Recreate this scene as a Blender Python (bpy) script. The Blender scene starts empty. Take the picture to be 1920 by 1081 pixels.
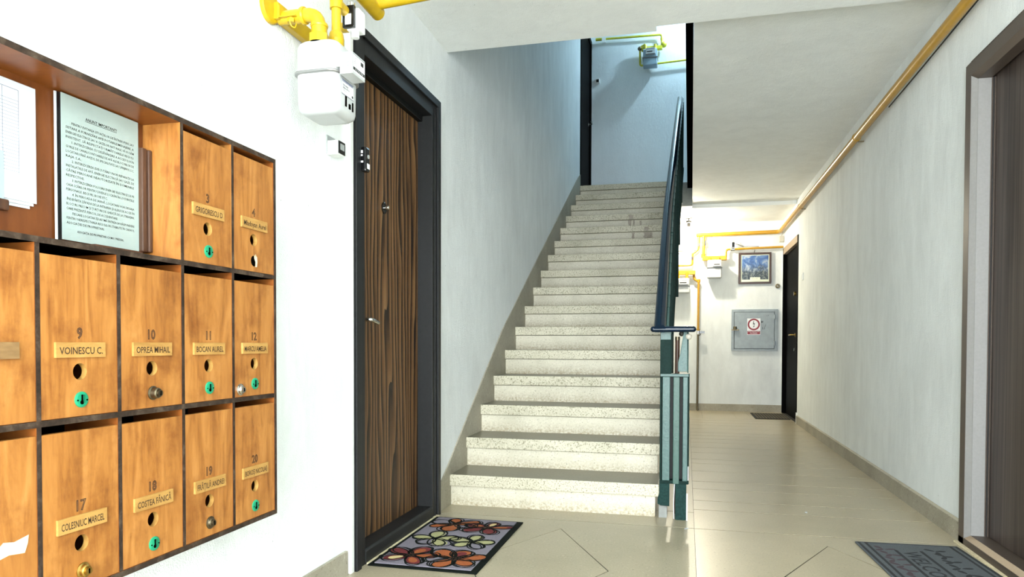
import bpy, bmesh, math, random
from mathutils import Vector, Matrix
random.seed(7)
sc = bpy.context.scene
COL = sc.collection
# ------------------------------------------------------------------ camera
cam_d = bpy.data.cameras.new('camera')
cam = bpy.data.objects.new('camera', cam_d); COL.objects.link(cam)
cam_d.sensor_width = 36.0; cam_d.sensor_fit = 'HORIZONTAL'
cam_d.lens = 1325.645 / 1920 * 36.0
cam_d.shift_y = (672.54 - 540.5) / 1920
yaw, pit, rol = -0.241277862, -0.0217835312, 0.00269333809
F = Vector((math.sin(yaw)*math.cos(pit), math.cos(yaw)*math.cos(pit), math.sin(pit)))
R0 = Vector((math.cos(yaw), -math.sin(yaw), 0)); U0 = R0.cross(F)
R1 = math.cos(rol)*R0 + math.sin(rol)*U0; U1 = -math.sin(rol)*R0 + math.cos(rol)*U0
mw = Matrix((R1, U1, -F)).transposed().to_4x4(); mw.translation = (0, 0, 0.88)
cam.matrix_world = mw
cam_d.clip_start = 0.02
sc.camera = cam
# ------------------------------------------------------------------ light
sc.view_settings.view_transform = 'Standard'; sc.view_settings.look = 'None'
sc.view_settings.exposure = 0.20; sc.view_settings.gamma = 1.0
sc.view_settings.use_curve_mapping = False
w = bpy.data.worlds.new('world'); sc.world = w; w.use_nodes = True
w.node_tree.nodes['Background'].inputs[0].default_value = (0.80, 0.90, 1.0, 1)
w.node_tree.nodes['Background'].inputs[1].default_value = 1.0
sc.cycles.diffuse_bounces = 6; sc.cycles.max_bounces = 10
sc.cycles.use_denoising = True

def area(name, loc, rot, sx, sy, power, color):
    l = bpy.data.lights.new(name, 'AREA'); l.shape = 'RECTANGLE'; l.size = sx; l.size_y = sy
    l.energy = power; l.color = color
    o = bpy.data.objects.new(name, l); COL.objects.link(o); o.location = loc; o.rotation_euler = rot
    return o
# daylight through the glazed entrance behind the camera
area('entrance_daylight', (0.05, -1.98, 1.2), (math.radians(90), 0, math.radians(-17)), 1.9, 2.2, 330, (0.92, 0.98, 1.0))
# unseen foyer lamp, its globe form added so it lights the ceiling too
def globe(name, loc, rad, power, color):
    l = bpy.data.lights.new(name, 'POINT'); l.energy = power; l.color = color; l.shadow_soft_size = rad
    o = bpy.data.objects.new(name, l); COL.objects.link(o); o.location = loc; return o
globe('foyer_lamp_light', (0.40, -0.60, 1.95), .16, 22, (0.93, 0.99, 1.0))
LAMP_LOW = 1700.0     # emission of the bulb in the ground corridor
LAMP_UP = 950.0     # emission of the bulb on the floor above
# ------------------------------------------------------------------ materials
MATS = {}
def rgb(c):
    if isinstance(c, str):
        c = c.lstrip('#'); v = [int(c[i:i+2], 16)/255 for i in (0, 2, 4)]
        return tuple(x/12.92 if x <= .04045 else ((x+.055)/1.055)**2.4 for x in v) + (1,)
    return tuple(c) + (1,) if len(c) == 3 else c
def new_mat(name, rough=.5, metal=0.0):
    m = bpy.data.materials.new(name); m.use_nodes = True; MATS[name] = m
    b = m.node_tree.nodes['Principled BSDF']
    b.inputs['Roughness'].default_value = rough; b.inputs['Metallic'].default_value = metal
    return m, m.node_tree, b
def coords(nt, scale=(1, 1, 1), rnd=True, kind='Object'):
    tc = nt.nodes.new('ShaderNodeTexCoord'); mp = nt.nodes.new('ShaderNodeMapping')
    mp.inputs['Scale'].default_value = scale
    nt.links.new(tc.outputs[kind], mp.inputs['Vector'])
    if rnd:
        oi = nt.nodes.new('ShaderNodeObjectInfo'); ml = nt.nodes.new('ShaderNodeMath'); ml.operation = 'MULTIPLY'
        ml.inputs[1].default_value = 37.0
        nt.links.new(oi.outputs['Random'], ml.inputs[0]); nt.links.new(ml.outputs[0], mp.inputs['Location'])
    return mp.outputs['Vector']
def noise(nt, vec, scale, detail=4, rough=.55, dist=0.0):
    n = nt.nodes.new('ShaderNodeTexNoise'); n.inputs['Scale'].default_value = scale
    n.inputs['Detail'].default_value = detail; n.inputs['Roughness'].default_value = rough
    n.inputs['Distortion'].default_value = dist
    nt.links.new(vec, n.inputs['Vector']); return n.outputs['Fac']
def ramp(nt, fac, stops):
    r = nt.nodes.new('ShaderNodeValToRGB'); e = r.color_ramp.elements
    while len(e) < len(stops): e.new(0.5)
    for k, (p, c) in enumerate(stops): e[k].position = p; e[k].color = rgb(c)
    nt.links.new(fac, r.inputs['Fac']); return r.outputs['Color']
def mixc(nt, a, b, fac, mode='MIX'):
    m = nt.nodes.new('ShaderNodeMix'); m.data_type = 'RGBA'; m.blend_type = mode
    for s, v in ((m.inputs[0], fac), (m.inputs[6], a), (m.inputs[7], b)):
        if hasattr(v, 'links') or isinstance(v, bpy.types.NodeSocket): nt.links.new(v, s)
        else: s.default_value = v if isinstance(v, (int, float)) else rgb(v)
    return m.outputs[2]
def bump(nt, bsdf, h, strength, dist=.01):
    b = nt.nodes.new('ShaderNodeBump'); b.inputs['Strength'].default_value = strength
    b.inputs['Distance'].default_value = dist
    nt.links.new(h, b.inputs['Height']); nt.links.new(b.outputs[0], bsdf.inputs['Normal'])
def plain(name, c, rough=.5, metal=0.0, var=0.0, vs=30, bmp=0.0):
    m, nt, b = new_mat(name, rough, metal)
    b.inputs['Base Color'].default_value = rgb(c)
    if var or bmp:
        v = coords(nt); n = noise(nt, v, vs, 5)
        if var:
            col = rgb(c)
            nt.links.new(ramp(nt, n, [(.3, tuple(x*(1-var) for x in col[:3])), (.7, tuple(min(1, x*(1+var)) for x in col[:3]))]), b.inputs['Base Color'])
        if bmp: bump(nt, b, n, bmp, .004)
    return m
def plaster(name, c, streak=.06):
    m, nt, b = new_mat(name, .75)
    v = coords(nt, rnd=False)
    big = noise(nt, v, 1.3, 5, .6)
    vs = coords(nt, (2.6, 2.6, .8), rnd=False); st = noise(nt, vs, 3.0, 8, .68, .6)
    c = rgb(c)[:3]
    a = ramp(nt, st, [(.32, tuple(x*(1-streak*1.6) for x in c)), (.62, c)])
    k = ramp(nt, big, [(.3, (1-streak*1.5,)*3), (.6, (1, 1, 1))])
    # fine dark pock marks
    vo = nt.nodes.new('ShaderNodeTexVoronoi'); vo.inputs['Scale'].default_value = 9; nt.links.new(v, vo.inputs['Vector'])
    sp = ramp(nt, vo.outputs['Distance'], [(.0, (.35, .35, .33)), (.018, (.6, .6, .6)), (.03, (1, 1, 1))])
    col = mixc(nt, mixc(nt, a, k, 1.0, 'MULTIPLY'), sp, 1.0, 'MULTIPLY')
    nt.links.new(col, b.inputs['Base Color'])
    ad = nt.nodes.new('ShaderNodeMath'); ad.operation = 'ADD'
    nt.links.new(noise(nt, coords(nt, (1, 1, .55), rnd=False), 42, 6, .6), ad.inputs[0])
    nt.links.new(noise(nt, v, 190, 3, .6), ad.inputs[1])
    bump(nt, b, ad.outputs[0], .5, .006)
    return m
def terrazzo(name, base, dark, light, rough=.3, speck=120, stain=.25, bm=.05, dk=.33):
    m, nt, b = new_mat(name, rough)
    v = coords(nt, rnd=False, kind='Object'); 
    g = nt.nodes.new('ShaderNodeNewGeometry'); v = g.outputs['Position']
    n1 = noise(nt, v, speck, 3, .7); n2 = noise(nt, v, speck*2.3, 2, .6); n3 = noise(nt, v, 2.6, 6, .62)
    c1 = ramp(nt, n1, [(dk-.03, dark), (dk+.06, base), (.60, base), (.70, light)])
    c2 = ramp(nt, n2, [(.30, (.72, .70, .66)), (.42, (1, 1, 1))])
    c3 = ramp(nt, n3, [(.30, (1-stain, 1-stain, 1-stain*1.15)), (.58, (1, 1, 1))])
    c = mixc(nt, mixc(nt, c1, c2, 1.0, 'MULTIPLY'), c3, 1.0, 'MULTIPLY')
    nt.links.new(c, b.inputs['Base Color'])
    rr = nt.nodes.new('ShaderNodeMapRange'); rr.inputs['To Min'].default_value = rough*.95; rr.inputs['To Max'].default_value = min(1, rough*1.2)
    nt.links.new(n3, rr.inputs['Value']); nt.links.new(rr.outputs[0], b.inputs['Roughness'])
    bump(nt, b, n1, bm, .002)
    return m
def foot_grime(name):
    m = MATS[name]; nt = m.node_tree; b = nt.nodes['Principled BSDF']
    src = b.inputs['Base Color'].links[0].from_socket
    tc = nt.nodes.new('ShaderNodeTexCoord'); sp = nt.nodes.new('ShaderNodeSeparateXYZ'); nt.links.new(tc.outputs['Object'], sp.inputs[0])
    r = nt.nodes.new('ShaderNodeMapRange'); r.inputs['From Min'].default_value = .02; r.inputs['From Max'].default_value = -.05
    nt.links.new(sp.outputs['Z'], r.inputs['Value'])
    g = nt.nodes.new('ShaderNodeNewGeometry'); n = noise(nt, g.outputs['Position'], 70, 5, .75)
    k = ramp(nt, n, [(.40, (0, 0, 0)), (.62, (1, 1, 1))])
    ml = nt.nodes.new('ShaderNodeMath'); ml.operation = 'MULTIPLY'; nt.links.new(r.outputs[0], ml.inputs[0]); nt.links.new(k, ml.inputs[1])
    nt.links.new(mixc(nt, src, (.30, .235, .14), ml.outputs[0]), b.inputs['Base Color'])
def wood(name, stops, scale=(18, 18, 1.2), nscale=2.2, rough=.42, dist=1.2, grime=None, rnd=True, fine=.25, bm=.04):
    m, nt, b = new_mat(name, rough)
    v = coords(nt, scale, rnd)
    n = noise(nt, v, nscale, 6, .6, dist)
    v2 = coords(nt, tuple(s*5 for s in scale), rnd); f = noise(nt, v2, nscale, 3, .6)
    mx = nt.nodes.new('ShaderNodeMix'); mx.data_type = 'FLOAT'; mx.inputs[0].default_value = fine
    nt.links.new(n, mx.inputs[2]); nt.links.new(f, mx.inputs[3])
    c = ramp(nt, mx.outputs[0], stops)
    if grime:
        gv = coords(nt, (1, 1, 1), rnd); g = noise(nt, gv, 9, 6, .65)
        c = mixc(nt, c, ramp(nt, g, [(.30, grime), (.50, (1, 1, 1))]), 1.0, 'MULTIPLY')
    nt.links.new(c, b.inputs['Base Color'])
    bump(nt, b, mx.outputs[0], bm, .003)
    return m
plaster('wall_paint', (.835, .87, .87), .065)
plaster('ceiling_paint', (.86, .89, .88), .04)
plaster('upper_paint', (.76, .81, .83), .03)
terrazzo('floor_terrazzo', '#a69c84', '#6f6754', '#cac1aa', .31, 95, .14)
terrazzo('slab_terrazzo', '#aca188', '#776d56', '#c5ba9e', .27, 100, .16)
terrazzo('stair_terrazzo', '#cfc9b6', '#8a8576', '#e8e5d8', .5, 110, .22, .08, .34)
terrazzo('nose_terrazzo', '#c8c2ad', '#7d775f', '#e2decd', .5, 120, .26, .10, .40)
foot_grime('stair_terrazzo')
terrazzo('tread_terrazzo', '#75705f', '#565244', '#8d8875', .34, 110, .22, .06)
terrazzo('skirt_terrazzo', '#a19b8b', '#7d786a', '#b8b2a3', .55, 60, .32)
wood('cabinet_wood', [(.28, (.155, .052, .009)), (.44, (.285, .109, .021)), (.56, (.36, .150, .033)), (.72, (.44, .205, .055))], (9, 9, 1.4), 2.4, .38, 1.4, (.62, .52, .42))
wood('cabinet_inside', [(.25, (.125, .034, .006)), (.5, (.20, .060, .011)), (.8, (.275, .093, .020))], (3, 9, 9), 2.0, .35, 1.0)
wood('notice_back_wood', [(.25, (.083, .022, .004)), (.5, (.130, .036, .006)), (.8, (.170, .053, .011))], (9, 9, 2), 2.4, .4, .6)
wood('ply_edge', [(.3, '#17120e'), (.5, '#33271e'), (.75, '#5d5043')], (4, 4, 4), 6, .7, .5)
wood('worn_plate_wood', [(.28, (.10, .055, .018)), (.5, (.20, .115, .045)), (.75, (.30, .19, .08))], (14, 3, 14), 2.2, .5, .8)
wood('dark_strip_wood', [(.3, '#2b1a10'), (.6, '#4c3120'), (.8, '#6c4a34')], (20, 20, 2), 2.4, .45, .6)
wood('plate_wood', [(.25, (.246, .117, .024)), (.55, (.40, .223, .059)), (.8, (.50, .323, .109))], (14, 3, 14), 2.2, .45, .8)
def veneer(name, stops):
    m, nt, b = new_mat(name, .5)
    wv = nt.nodes.new('ShaderNodeTexWave'); wv.wave_type = 'BANDS'; wv.bands_direction = 'Y'; wv.wave_profile = 'SAW'
    for k, v in (('Scale', 1.0), ('Distortion', 12.0), ('Detail', 2.0), ('Detail Scale', .8), ('Detail Roughness', .6)): wv.inputs[k].default_value = v
    nt.links.new(coords(nt, (1, 7.5, .95), False), wv.inputs['Vector'])
    f = noise(nt, coords(nt, (60, 60, 1.6), False), 2.2, 4, .65); g = noise(nt, coords(nt, (9, 9, .5), False), 1.6, 3, .6)
    mx = nt.nodes.new('ShaderNodeMix'); mx.data_type = 'FLOAT'; mx.inputs[0].default_value = .5
    nt.links.new(wv.outputs['Fac'], mx.inputs[2]); nt.links.new(f, mx.inputs[3])
    c = ramp(nt, mx.outputs[0], stops)
    c = mixc(nt, c, ramp(nt, g, [(.35, (.62, .58, .55)), (.6, (1, 1, 1))]), 1.0, 'MULTIPLY')
    nt.links.new(c, b.inputs['Base Color']); bump(nt, b, mx.outputs[0], .06, .003)
veneer('brown_grain', [(.30, (.012, .006, .003)), (.40, (.050, .023, .008)), (.50, (.115, .056, .019)), (.62, (.165, .080, .030)), (.76, (.215, .118, .048))])
wood('dark_leaf_wood', [(.34, '#17110e'), (.44, '#332924'), (.56, '#4a3f39'), (.70, '#5d524c')], (26, 26, .25), 2.0, .42, .6, None, False, .35, .05)
plain('anthracite_metal', '#1a1b1c', .5, 0, .12, 60, .05)
plain('anthracite_dark', '#0c0e0d', .5, 0, .1, 40)
plain('black_paint', '#050505', .55)
plain('frame_brown', '#4b4038', .45, 0, .05, 80)
plain('frame_mauve', (.235, .228, .222), .5, 0, .05, 90)
plain('frame_beige', '#9c876f', .5, 0, .05, 90)
plain('rubber', '#23201e', .6)
plain('cream_strip', '#cfc2a0', .8, 0, .2, 50, .3)
plain('green_foot', (.011, .036, .033), .75, 0, .3, 90, .5)
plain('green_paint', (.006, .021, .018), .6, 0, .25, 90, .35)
plain('green_light', (.062, .120, .112), .33, 0, .12, 90, .45)  # pale copy of the railing green, glare on the newel bars coloured in
plain('green_mid', (.036, .090, .072), .33, 0, .1, 90, .35)  # in-between copy, glare of the middle bar coloured in
plain('rail_black', '#061a2c', .2, 0, .2, 25, .05)
plain('fascia_black', '#020202', .8, 0, .2, 40, .2)
plain('concrete', '#8d8f8c', .8, 0, .1, 30, .1)
plain('gas_yellow', (.48, .31, .006), .35, 0, .10, 25, .12)
plain('gas_ochre', (.43, .227, .008), .32, 0, .08, 25, .08)
plain('gas_olive', '#c9c23a', .35, 0, .12, 25, .1)
plain('meter_white', (.47, .49, .49), .35)
plain('meter_grey', '#8fa4b0', .4)
plain('meter_band', '#8d8d8b', .35, .6)
plain('label_white', '#eceff2', .5)
plain('ink_black', '#15130f', .6)
plain('ink_brown', '#33200f', .7)
plain('ink_blue', '#32406b', .6)
plain('ink_grey', '#4d586e', .7)
plain('plastic_white', '#e6e8e6', .4)
plain('plastic_black', '#0d0d0e', .22)
plain('plastic_grey', '#9ea3a2', .4)
plain('chrome', '#c9c9c4', .2, 1)
plain('brass', '#b99a52', .28, 1, .15, 60)
plain('brass_dark', '#6e6552', .38, 1, .15, 60)
plain('lock_green', (.010, .238, .117), .3, 0, .12, 40)
plain('lock_green_dark', '#0c5b40', .4)
plain('splinter', '#dac9a6', .8, 0, .15, 80, .3)
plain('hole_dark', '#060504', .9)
plain('paper_white', (.52, .55, .58), .8)
plain('paper_notice', (.31, .385, .365), .7, 0, .05, 14, .25)
plain('paper_blue', (.29, .37, .43), .75)
plain('box_grey', (.285, .335, .365), .42, 0, .10, 14, .1)
plain('sign_red', (.255, .012, .030), .5)
plain('mat_black', '#0f1411', .85, 0, .2, 200, .3)
plain('mat_lilac', (.22, .20, .245), .95, 0, .22, 420, .6)
plain('mat_orange', (.335, .085, .016), .95, 0, .18, 120, .4)
plain('mat_red', '#6a1c1e', .95, 0, .25, 90, .4)
plain('mat_cream', '#d8c48c', .95, 0, .15, 120, .4)
plain('mat_green', (.40, .39, .19), .95, 0, .1, 120, .4)
plain('mat_brown', '#4a2f1e', .95)
plain('mat_grey', (.090, .105, .116), .98, 0, .3, 340, .9)
plain('mat_grey_dark', '#24282c', .98, 0, .25, 300, .6)
plain('mat_dark_red', '#473a40', .98, 0, .25, 300, .6)
plain('mat_rib', '#17140f', .9, 0, .2, 150, .3)
plain('mat_rib_light', '#5c5440', .9, 0, .2, 150, .3)
plain('picture_frame', '#3a2114', .35, 0, .25, 40)
plain('picture_mount', '#dfe6d2', .7)
plain('step_stain', '#a3998b', .8, 0, .2, 80)
plain('lamp_socket', '#c9a94e', .45)
plain('lamp_dark', '#1d1a16', .5)
plain('cable_black', '#111111', .5)
plain('junction_grey', '#b5b0a4', .5)
plain('joint_dark', '#1f1b13', .9)
def emit(name, c, s):
    m, nt, b = new_mat(name, .5)
    b.inputs['Base Color'].default_value = (.8, .8, .8, 1)
    b.inputs['Emission Color'].default_value = rgb(c); b.inputs['Emission Strength'].default_value = s
emit('bulb_warm', (1.0, .91, .72), LAMP_LOW)
emit('bulb_cool', (.55, .82, 1.0), LAMP_UP)
for nm, sp in (('black_paint', .02), ('green_paint', .10), ('green_light', .3), ('green_foot', .15), ('green_mid', .3), ('fascia_black', .0), ('anthracite_metal', .3), ('anthracite_dark', .2), ('rail_black', .35), ('mat_black', .1), ('hole_dark', 0), ('dark_leaf_wood', .3), ('brown_grain', .35), ('ply_edge', .2), ('cabinet_inside', .3)):
    MATS[nm].node_tree.nodes['Principled BSDF'].inputs['Specular IOR Level'].default_value = sp
def glass(name):
    m, nt, b = new_mat(name, .03)
    b.inputs['Transmission Weight'].default_value = 1.0; b.inputs['IOR'].default_value = 1.1
glass('clear_glass')
def mountain(name):
    m, nt, b = new_mat(name, .25)
    v = coords(nt, rnd=False)
    sx = nt.nodes.new('ShaderNodeSeparateXYZ'); nt.links.new(v, sx.inputs[0])
    n = noise(nt, v, 9, 6, .65, .8); n2 = noise(nt, v, 34, 5, .7)
    sky = ramp(nt, n, [(.36, (.016, .055, .20)), (.50, (.075, .16, .37)), (.64, (.42, .47, .50))])
    rock = ramp(nt, n2, [(.34, (.005, .010, .018)), (.48, (.030, .050, .068)), (.56, (.10, .12, .115)), (.70, (.33, .35, .32))])
    ad = nt.nodes.new('ShaderNodeMath'); ad.operation = 'MULTIPLY_ADD'; ad.inputs[1].default_value = 0.35
    nt.links.new(n, ad.inputs[0]); nt.links.new(sx.outputs['Z'], ad.inputs[2])
    f = nt.nodes.new('ShaderNodeMapRange'); f.inputs['From Min'].default_value = .12; f.inputs['From Max'].default_value = .22
    nt.links.new(ad.outputs[0], f.inputs['Value'])
    nt.links.new(mixc(nt, rock, sky, f.outputs[0]), b.inputs['Base Color'])
mountain('mountain_print')
# ------------------------------------------------------------------ geometry collector
class B:
    def __init__(s): s.v = []; s.f = []; s.m = []; s.sm = []; s.mats = []
    def mi(s, mat):
        if mat not in s.mats: s.mats.append(mat)
        return s.mats.index(mat)
    def add(s, verts, faces, mat, smooth=False):
        o = len(s.v); s.v += [tuple(x) for x in verts]; k = s.mi(mat)
        for f in faces: s.f.append([i+o for i in f]); s.m.append(k); s.sm.append(smooth)
    def box(s, a, b, mat, faces=None):
        x0, x1 = sorted((a[0], b[0])); y0, y1 = sorted((a[1], b[1])); z0, z1 = sorted((a[2], b[2]))
        V = [(x0,y0,z0),(x1,y0,z0),(x1,y1,z0),(x0,y1,z0),(x0,y0,z1),(x1,y0,z1),(x1,y1,z1),(x0,y1,z1)]
        Q = {'-z':(0,3,2,1),'+z':(4,5,6,7),'-y':(0,1,5,4),'+x':(1,2,6,5),'+y':(2,3,7,6),'-x':(3,0,4,7)}
        if not faces: s.add(V, list(Q.values()), mat)
        else:
            o = len(s.v); s.v += V
            for k, q in Q.items():
                s.f.append([i+o for i in q]); s.m.append(s.mi(faces.get(k, mat))); s.sm.append(False)
        return s
    def prism(s, poly, axis, a, b, mat):
        """poly = 2D points; axis 'x': (y,z); 'y': (x,z); 'z': (x,y); extruded a..b"""
        def P(p, t):
            return {'x': (t, p[0], p[1]), 'y': (p[0], t, p[1]), 'z': (p[0], p[1], t)}[axis]
        n = len(poly); V = [P(p, a) for p in poly] + [P(p, b) for p in poly]
        s.add(V, [tuple(range(n))[::-1], tuple(range(n, 2*n))] + [(i, (i+1) % n, n+(i+1) % n, n+i) for i in range(n)], mat)
        return s
    def lathe(s, p, axis, prof, mat, n=20, smooth=True):
        """prof = [(radius, height along axis)...]"""
        ax = Vector(axis).normalized(); t = ax.orthogonal().normalized(); u = ax.cross(t); p = Vector(p)
        for k in range(len(prof)-1):
            (r0, h0), (r1, h1) = prof[k], prof[k+1]
            V = []
            for r, h in ((r0, h0), (r1, h1)):
                for i in range(n):
                    a = 2*math.pi*i/n; V.append(p + ax*h + (t*math.cos(a)+u*math.sin(a))*r)
            s.add(V, [(i, (i+1) % n, n+(i+1) % n, n+i) for i in range(n)], mat, smooth)
        for (r, h), flip in ((prof[0], True), (prof[-1], False)):
            if r > 1e-5:
                V = [p + ax*h + (t*math.cos(2*math.pi*i/n)+u*math.sin(2*math.pi*i/n))*r for i in range(n)]
                f = tuple(range(n)); s.add(V, [f[::-1] if flip else f], mat)
        return s
    def cyl(s, a, b, r, mat, n=16):
        a, b = Vector(a), Vector(b); return s.lathe(a, b-a, [(r, 0), (r, (b-a).length)], mat, n)
    def sphere(s, c, r, mat, n=16, m=10, sz=1.0):
        return s.lathe(c, (0, 0, 1), [(max(1e-6, r*math.sin(math.pi*i/m)), -r*sz*math.cos(math.pi*i/m)) for i in range(m+1)], mat, n)
    def tube(s, pts, r, mat, bend=None, n=12, sect=None):
        pts = [Vector(p) for p in pts]; path = [pts[0]]
        bend = r*2.2 if bend is None else bend
        for i in range(1, len(pts)-1):
            a, p, b = pts[i-1], pts[i], pts[i+1]
            d0 = (a-p); d1 = (b-p); L = min(bend, d0.length*.49, d1.length*.49)
            q0 = p + d0.normalized()*L; q1 = p + d1.normalized()*L
            for k in range(7):
                t = k/6; path.append(q0*(1-t)**2 + p*2*t*(1-t) + q1*t*t)
        path.append(pts[-1])
        up = None; rings = []
        for i, p in enumerate(path):
            d = (path[min(i+1, len(path)-1)] - path[max(i-1, 0)]).normalized()
            if up is None:
                up = d.orthogonal().normalized()
                if sect: up = (Vector((0, 0, 1)) - d*d.z).normalized() if abs(d.z) < .99 else Vector((0, 1, 0))
            up = (up - d*up.dot(d)).normalized(); sd = d.cross(up)
            if sect: rings.append([p + sd*x + up*y for x, y in sect])
            else: rings.append([p + (sd*math.cos(2*math.pi*k/n) + up*math.sin(2*math.pi*k/n))*r for k in range(n)])
        k = len(rings[0]); V = [q for ring in rings for q in ring]; Fc = []
        for i in range(len(rings)-1):
            for j in range(k): Fc.append((i*k+j, i*k+(j+1) % k, (i+1)*k+(j+1) % k, (i+1)*k+j))
        s.add(V, Fc, mat, True)
        s.add(rings[0], [tuple(range(k))[::-1]], mat); s.add(rings[-1], [tuple(range(k))], mat)
        return s
ORG = {}
def obj(name, b, parent=None, label=None, cat=None, group=None, kind=None, bevel=0, seg=2, base=None):
    xs = [p[0] for p in b.v]; ys = [p[1] for p in b.v]; zs = [p[2] for p in b.v]
    o = Vector(base) if base else Vector(((min(xs)+max(xs))/2, (min(ys)+max(ys))/2, (min(zs)+max(zs))/2))
    me = bpy.data.meshes.new(name)
    me.from_pydata([(p[0]-o.x, p[1]-o.y, p[2]-o.z) for p in b.v], [], b.f)
    for m in b.mats: me.materials.append(MATS[m])
    me.polygons.foreach_set('material_index', b.m); me.polygons.foreach_set('use_smooth', b.sm)
    if bevel:
        bm = bmesh.new(); bm.from_mesh(me); bmesh.ops.remove_doubles(bm, verts=bm.verts, dist=1e-5)
        ed = [e for e in bm.edges if len(e.link_faces) == 2 and e.calc_face_angle(0) > .6]
        bmesh.ops.bevel(bm, geom=ed, offset=bevel, segments=seg, affect='EDGES', profile=.6, clamp_overlap=True)
        bm.to_mesh(me); bm.free()
    me.update()
    ob = bpy.data.objects.new(name, me); COL.objects.link(ob)
    return place(ob, o, parent, label, cat, group, kind)
def place(ob, o, parent=None, label=None, cat=None, group=None, kind=None):
    ORG[ob.name] = o
    if parent: ob.parent = parent; ob.location = o - ORG[parent.name]
    else: ob.location = o
    for k, v in (('label', label), ('category', cat), ('group', group), ('kind', kind)):
        if v: ob[k] = v
    return ob
def thing(name, loc, label=None, cat=None, group=None, kind=None):
    ob = bpy.data.objects.new(name, None); COL.objects.link(ob); ob.empty_display_size = .05
    return place(ob, Vector(loc), None, label, cat, group, kind)
def inst(src, delta, parent):
    c = src.copy(); COL.objects.link(c); c.parent = parent
    o = ORG[src.name] + Vector(delta); ORG[c.name] = o; c.location = o - ORG[parent.name]; return c
AX = {'+x': ((0,1,0),(0,0,1),(1,0,0)), '-y': ((1,0,0),(0,0,1),(0,-1,0)), '-x': ((0,-1,0),(0,0,1),(-1,0,0)),
      'up': ((1,0,0),(0,1,0),(0,0,1)), 'up90': ((0,1,0),(-1,0,0),(0,0,1)), 'upm90': ((0,-1,0),(1,0,0),(0,0,1))}
def text(b, s, pos, face, mat, size=None, width=None, height=None, align='C', outline=0.0, squeeze=None, tilt=0.0, res=2, bold=.012):
    """Lettering as flat geometry on a face; pos = centre (or left/right baseline middle) of the line."""
    cu = bpy.data.curves.new('lettering', 'FONT'); cu.body = s; cu.size = 1.0; cu.resolution_u = res
    if outline: cu.fill_mode = 'NONE'; cu.bevel_depth = outline; cu.bevel_resolution = 0
    cu.offset = 0.0 if outline else bold; t = bpy.data.objects.new('lettering', cu)
    me = bpy.data.meshes.new_from_object(t)
    vs = [v.co.copy() for v in me.vertices]; fs = [tuple(p.vertices) for p in me.polygons]
    bpy.data.objects.remove(t); bpy.data.curves.remove(cu); bpy.data.meshes.remove(me)
    if not vs: return
    x0 = min(v.x for v in vs); x1 = max(v.x for v in vs); y0, y1 = 0.0, .73
    sy = size if size else height/(y1-y0)
    sx = sy if not width else width/(x1-x0)
    if width and size is None and height is None: sy = sx
    if squeeze: sx = sy*squeeze
    X, Y, N = (Vector(a) for a in AX[face]); p = Vector(pos)
    off = {'C': (x0+x1)/2, 'L': x0, 'R': x1}[align]; ct, st = math.cos(tilt), math.sin(tilt)
    out = []
    for v in vs:
        a = (v.x-off)*sx; c = (v.y-(y0+y1)/2)*sy
        out.append(p + X*(a*ct-c*st) + Y*(a*st+c*ct) + N*(v.z*(1 if not outline else .3)*sy))
    b.add(out, fs, mat)
def quad(b, face, c, wd, ht, mat, lift=0):
    X, Y, N = (Vector(a) for a in AX[face]); c = Vector(c) + N*lift
    b.add([c-X*wd/2-Y*ht/2, c+X*wd/2-Y*ht/2, c+X*wd/2+Y*ht/2, c-X*wd/2+Y*ht/2], [(0, 1, 2, 3)], mat)
def disc(b, face, c, r, mat, n=20, sy=1.0, lift=0):
    X, Y, N = (Vector(a) for a in AX[face]); c = Vector(c) + N*lift
    b.add([c+X*r*math.cos(2*math.pi*i/n)+Y*r*sy*math.sin(2*math.pi*i/n) for i in range(n)], [tuple(range(n))], mat)
def ringd(b, face, c, r0, r1, mat, n=24):
    X, Y, N = (Vector(a) for a in AX[face]); c = Vector(c); V = []
    for r in (r0, r1): V += [c+X*r*math.cos(2*math.pi*i/n)+Y*r*math.sin(2*math.pi*i/n) for i in range(n)]
    b.add(V, [(i, n+i, n+(i+1) % n, (i+1) % n) for i in range(n)], mat)
# ================================================================== SETTING
XL, XR, YB = -1.25, 1.205, 9.69
HF, HC = 2.43, 2.51           # foyer ceiling, corridor ceiling
Z2 = 2.765                    # floor above
YU = 9.42                     # back wall of the floor above
wl = B()
wl.box((XL-.2, -2.0, -.02), (XL, 2.50, HF), 'wall_paint')
wl.box((XL-.2, 2.50, 2.085), (XL, 3.42, HF), 'wall_paint')
wl.box((XL-.2, 3.42, -.02), (XL, 8.47, HF), 'wall_paint')
wl.box((XL-.2, 8.47, -.02), (XL, YB+.2, HF), 'wall_paint')
wl.box((XL-.2, 3.45, HF), (XL, 8.47, 5.25), 'wall_paint')
wl.box((XL-.2, 8.47, 4.86), (XL, YU+.2, 5.25), 'wall_paint')
wl.box((XL-.2, 8.47, HF), (XL, YU+.2, Z2), 'wall_paint')
obj('wall_left', wl, kind='structure')
wr = B()
wr.box((XR, -2.0, -.02), (XR+.2, 2.45, 5.25), 'wall_paint')
wr.box((XR, 2.45, 2.09), (XR+.2, 3.49, 5.25), 'wall_paint')
wr.box((XR, 3.49, -.02), (XR+.2, 8.43, 5.25), 'wall_paint')
wr.box((XR, 8.43, 2.08), (XR+.2, 9.62, 5.25), 'wall_paint')
wr.box((XR, 9.62, -.02), (XR+.2, YB+.2, 5.25), 'wall_paint')
obj('wall_right', wr, kind='structure')
obj('wall_back', B().box((XL-.2, YB, -.02), (XR+.2, YB+.2, 2.47), 'wall_paint'), kind='structure')
obj('wall_upper_back', B().box((XL-.2, YU, Z2), (XR+.2, YU+.2, 5.25), 'upper_paint'), kind='structure')
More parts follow.
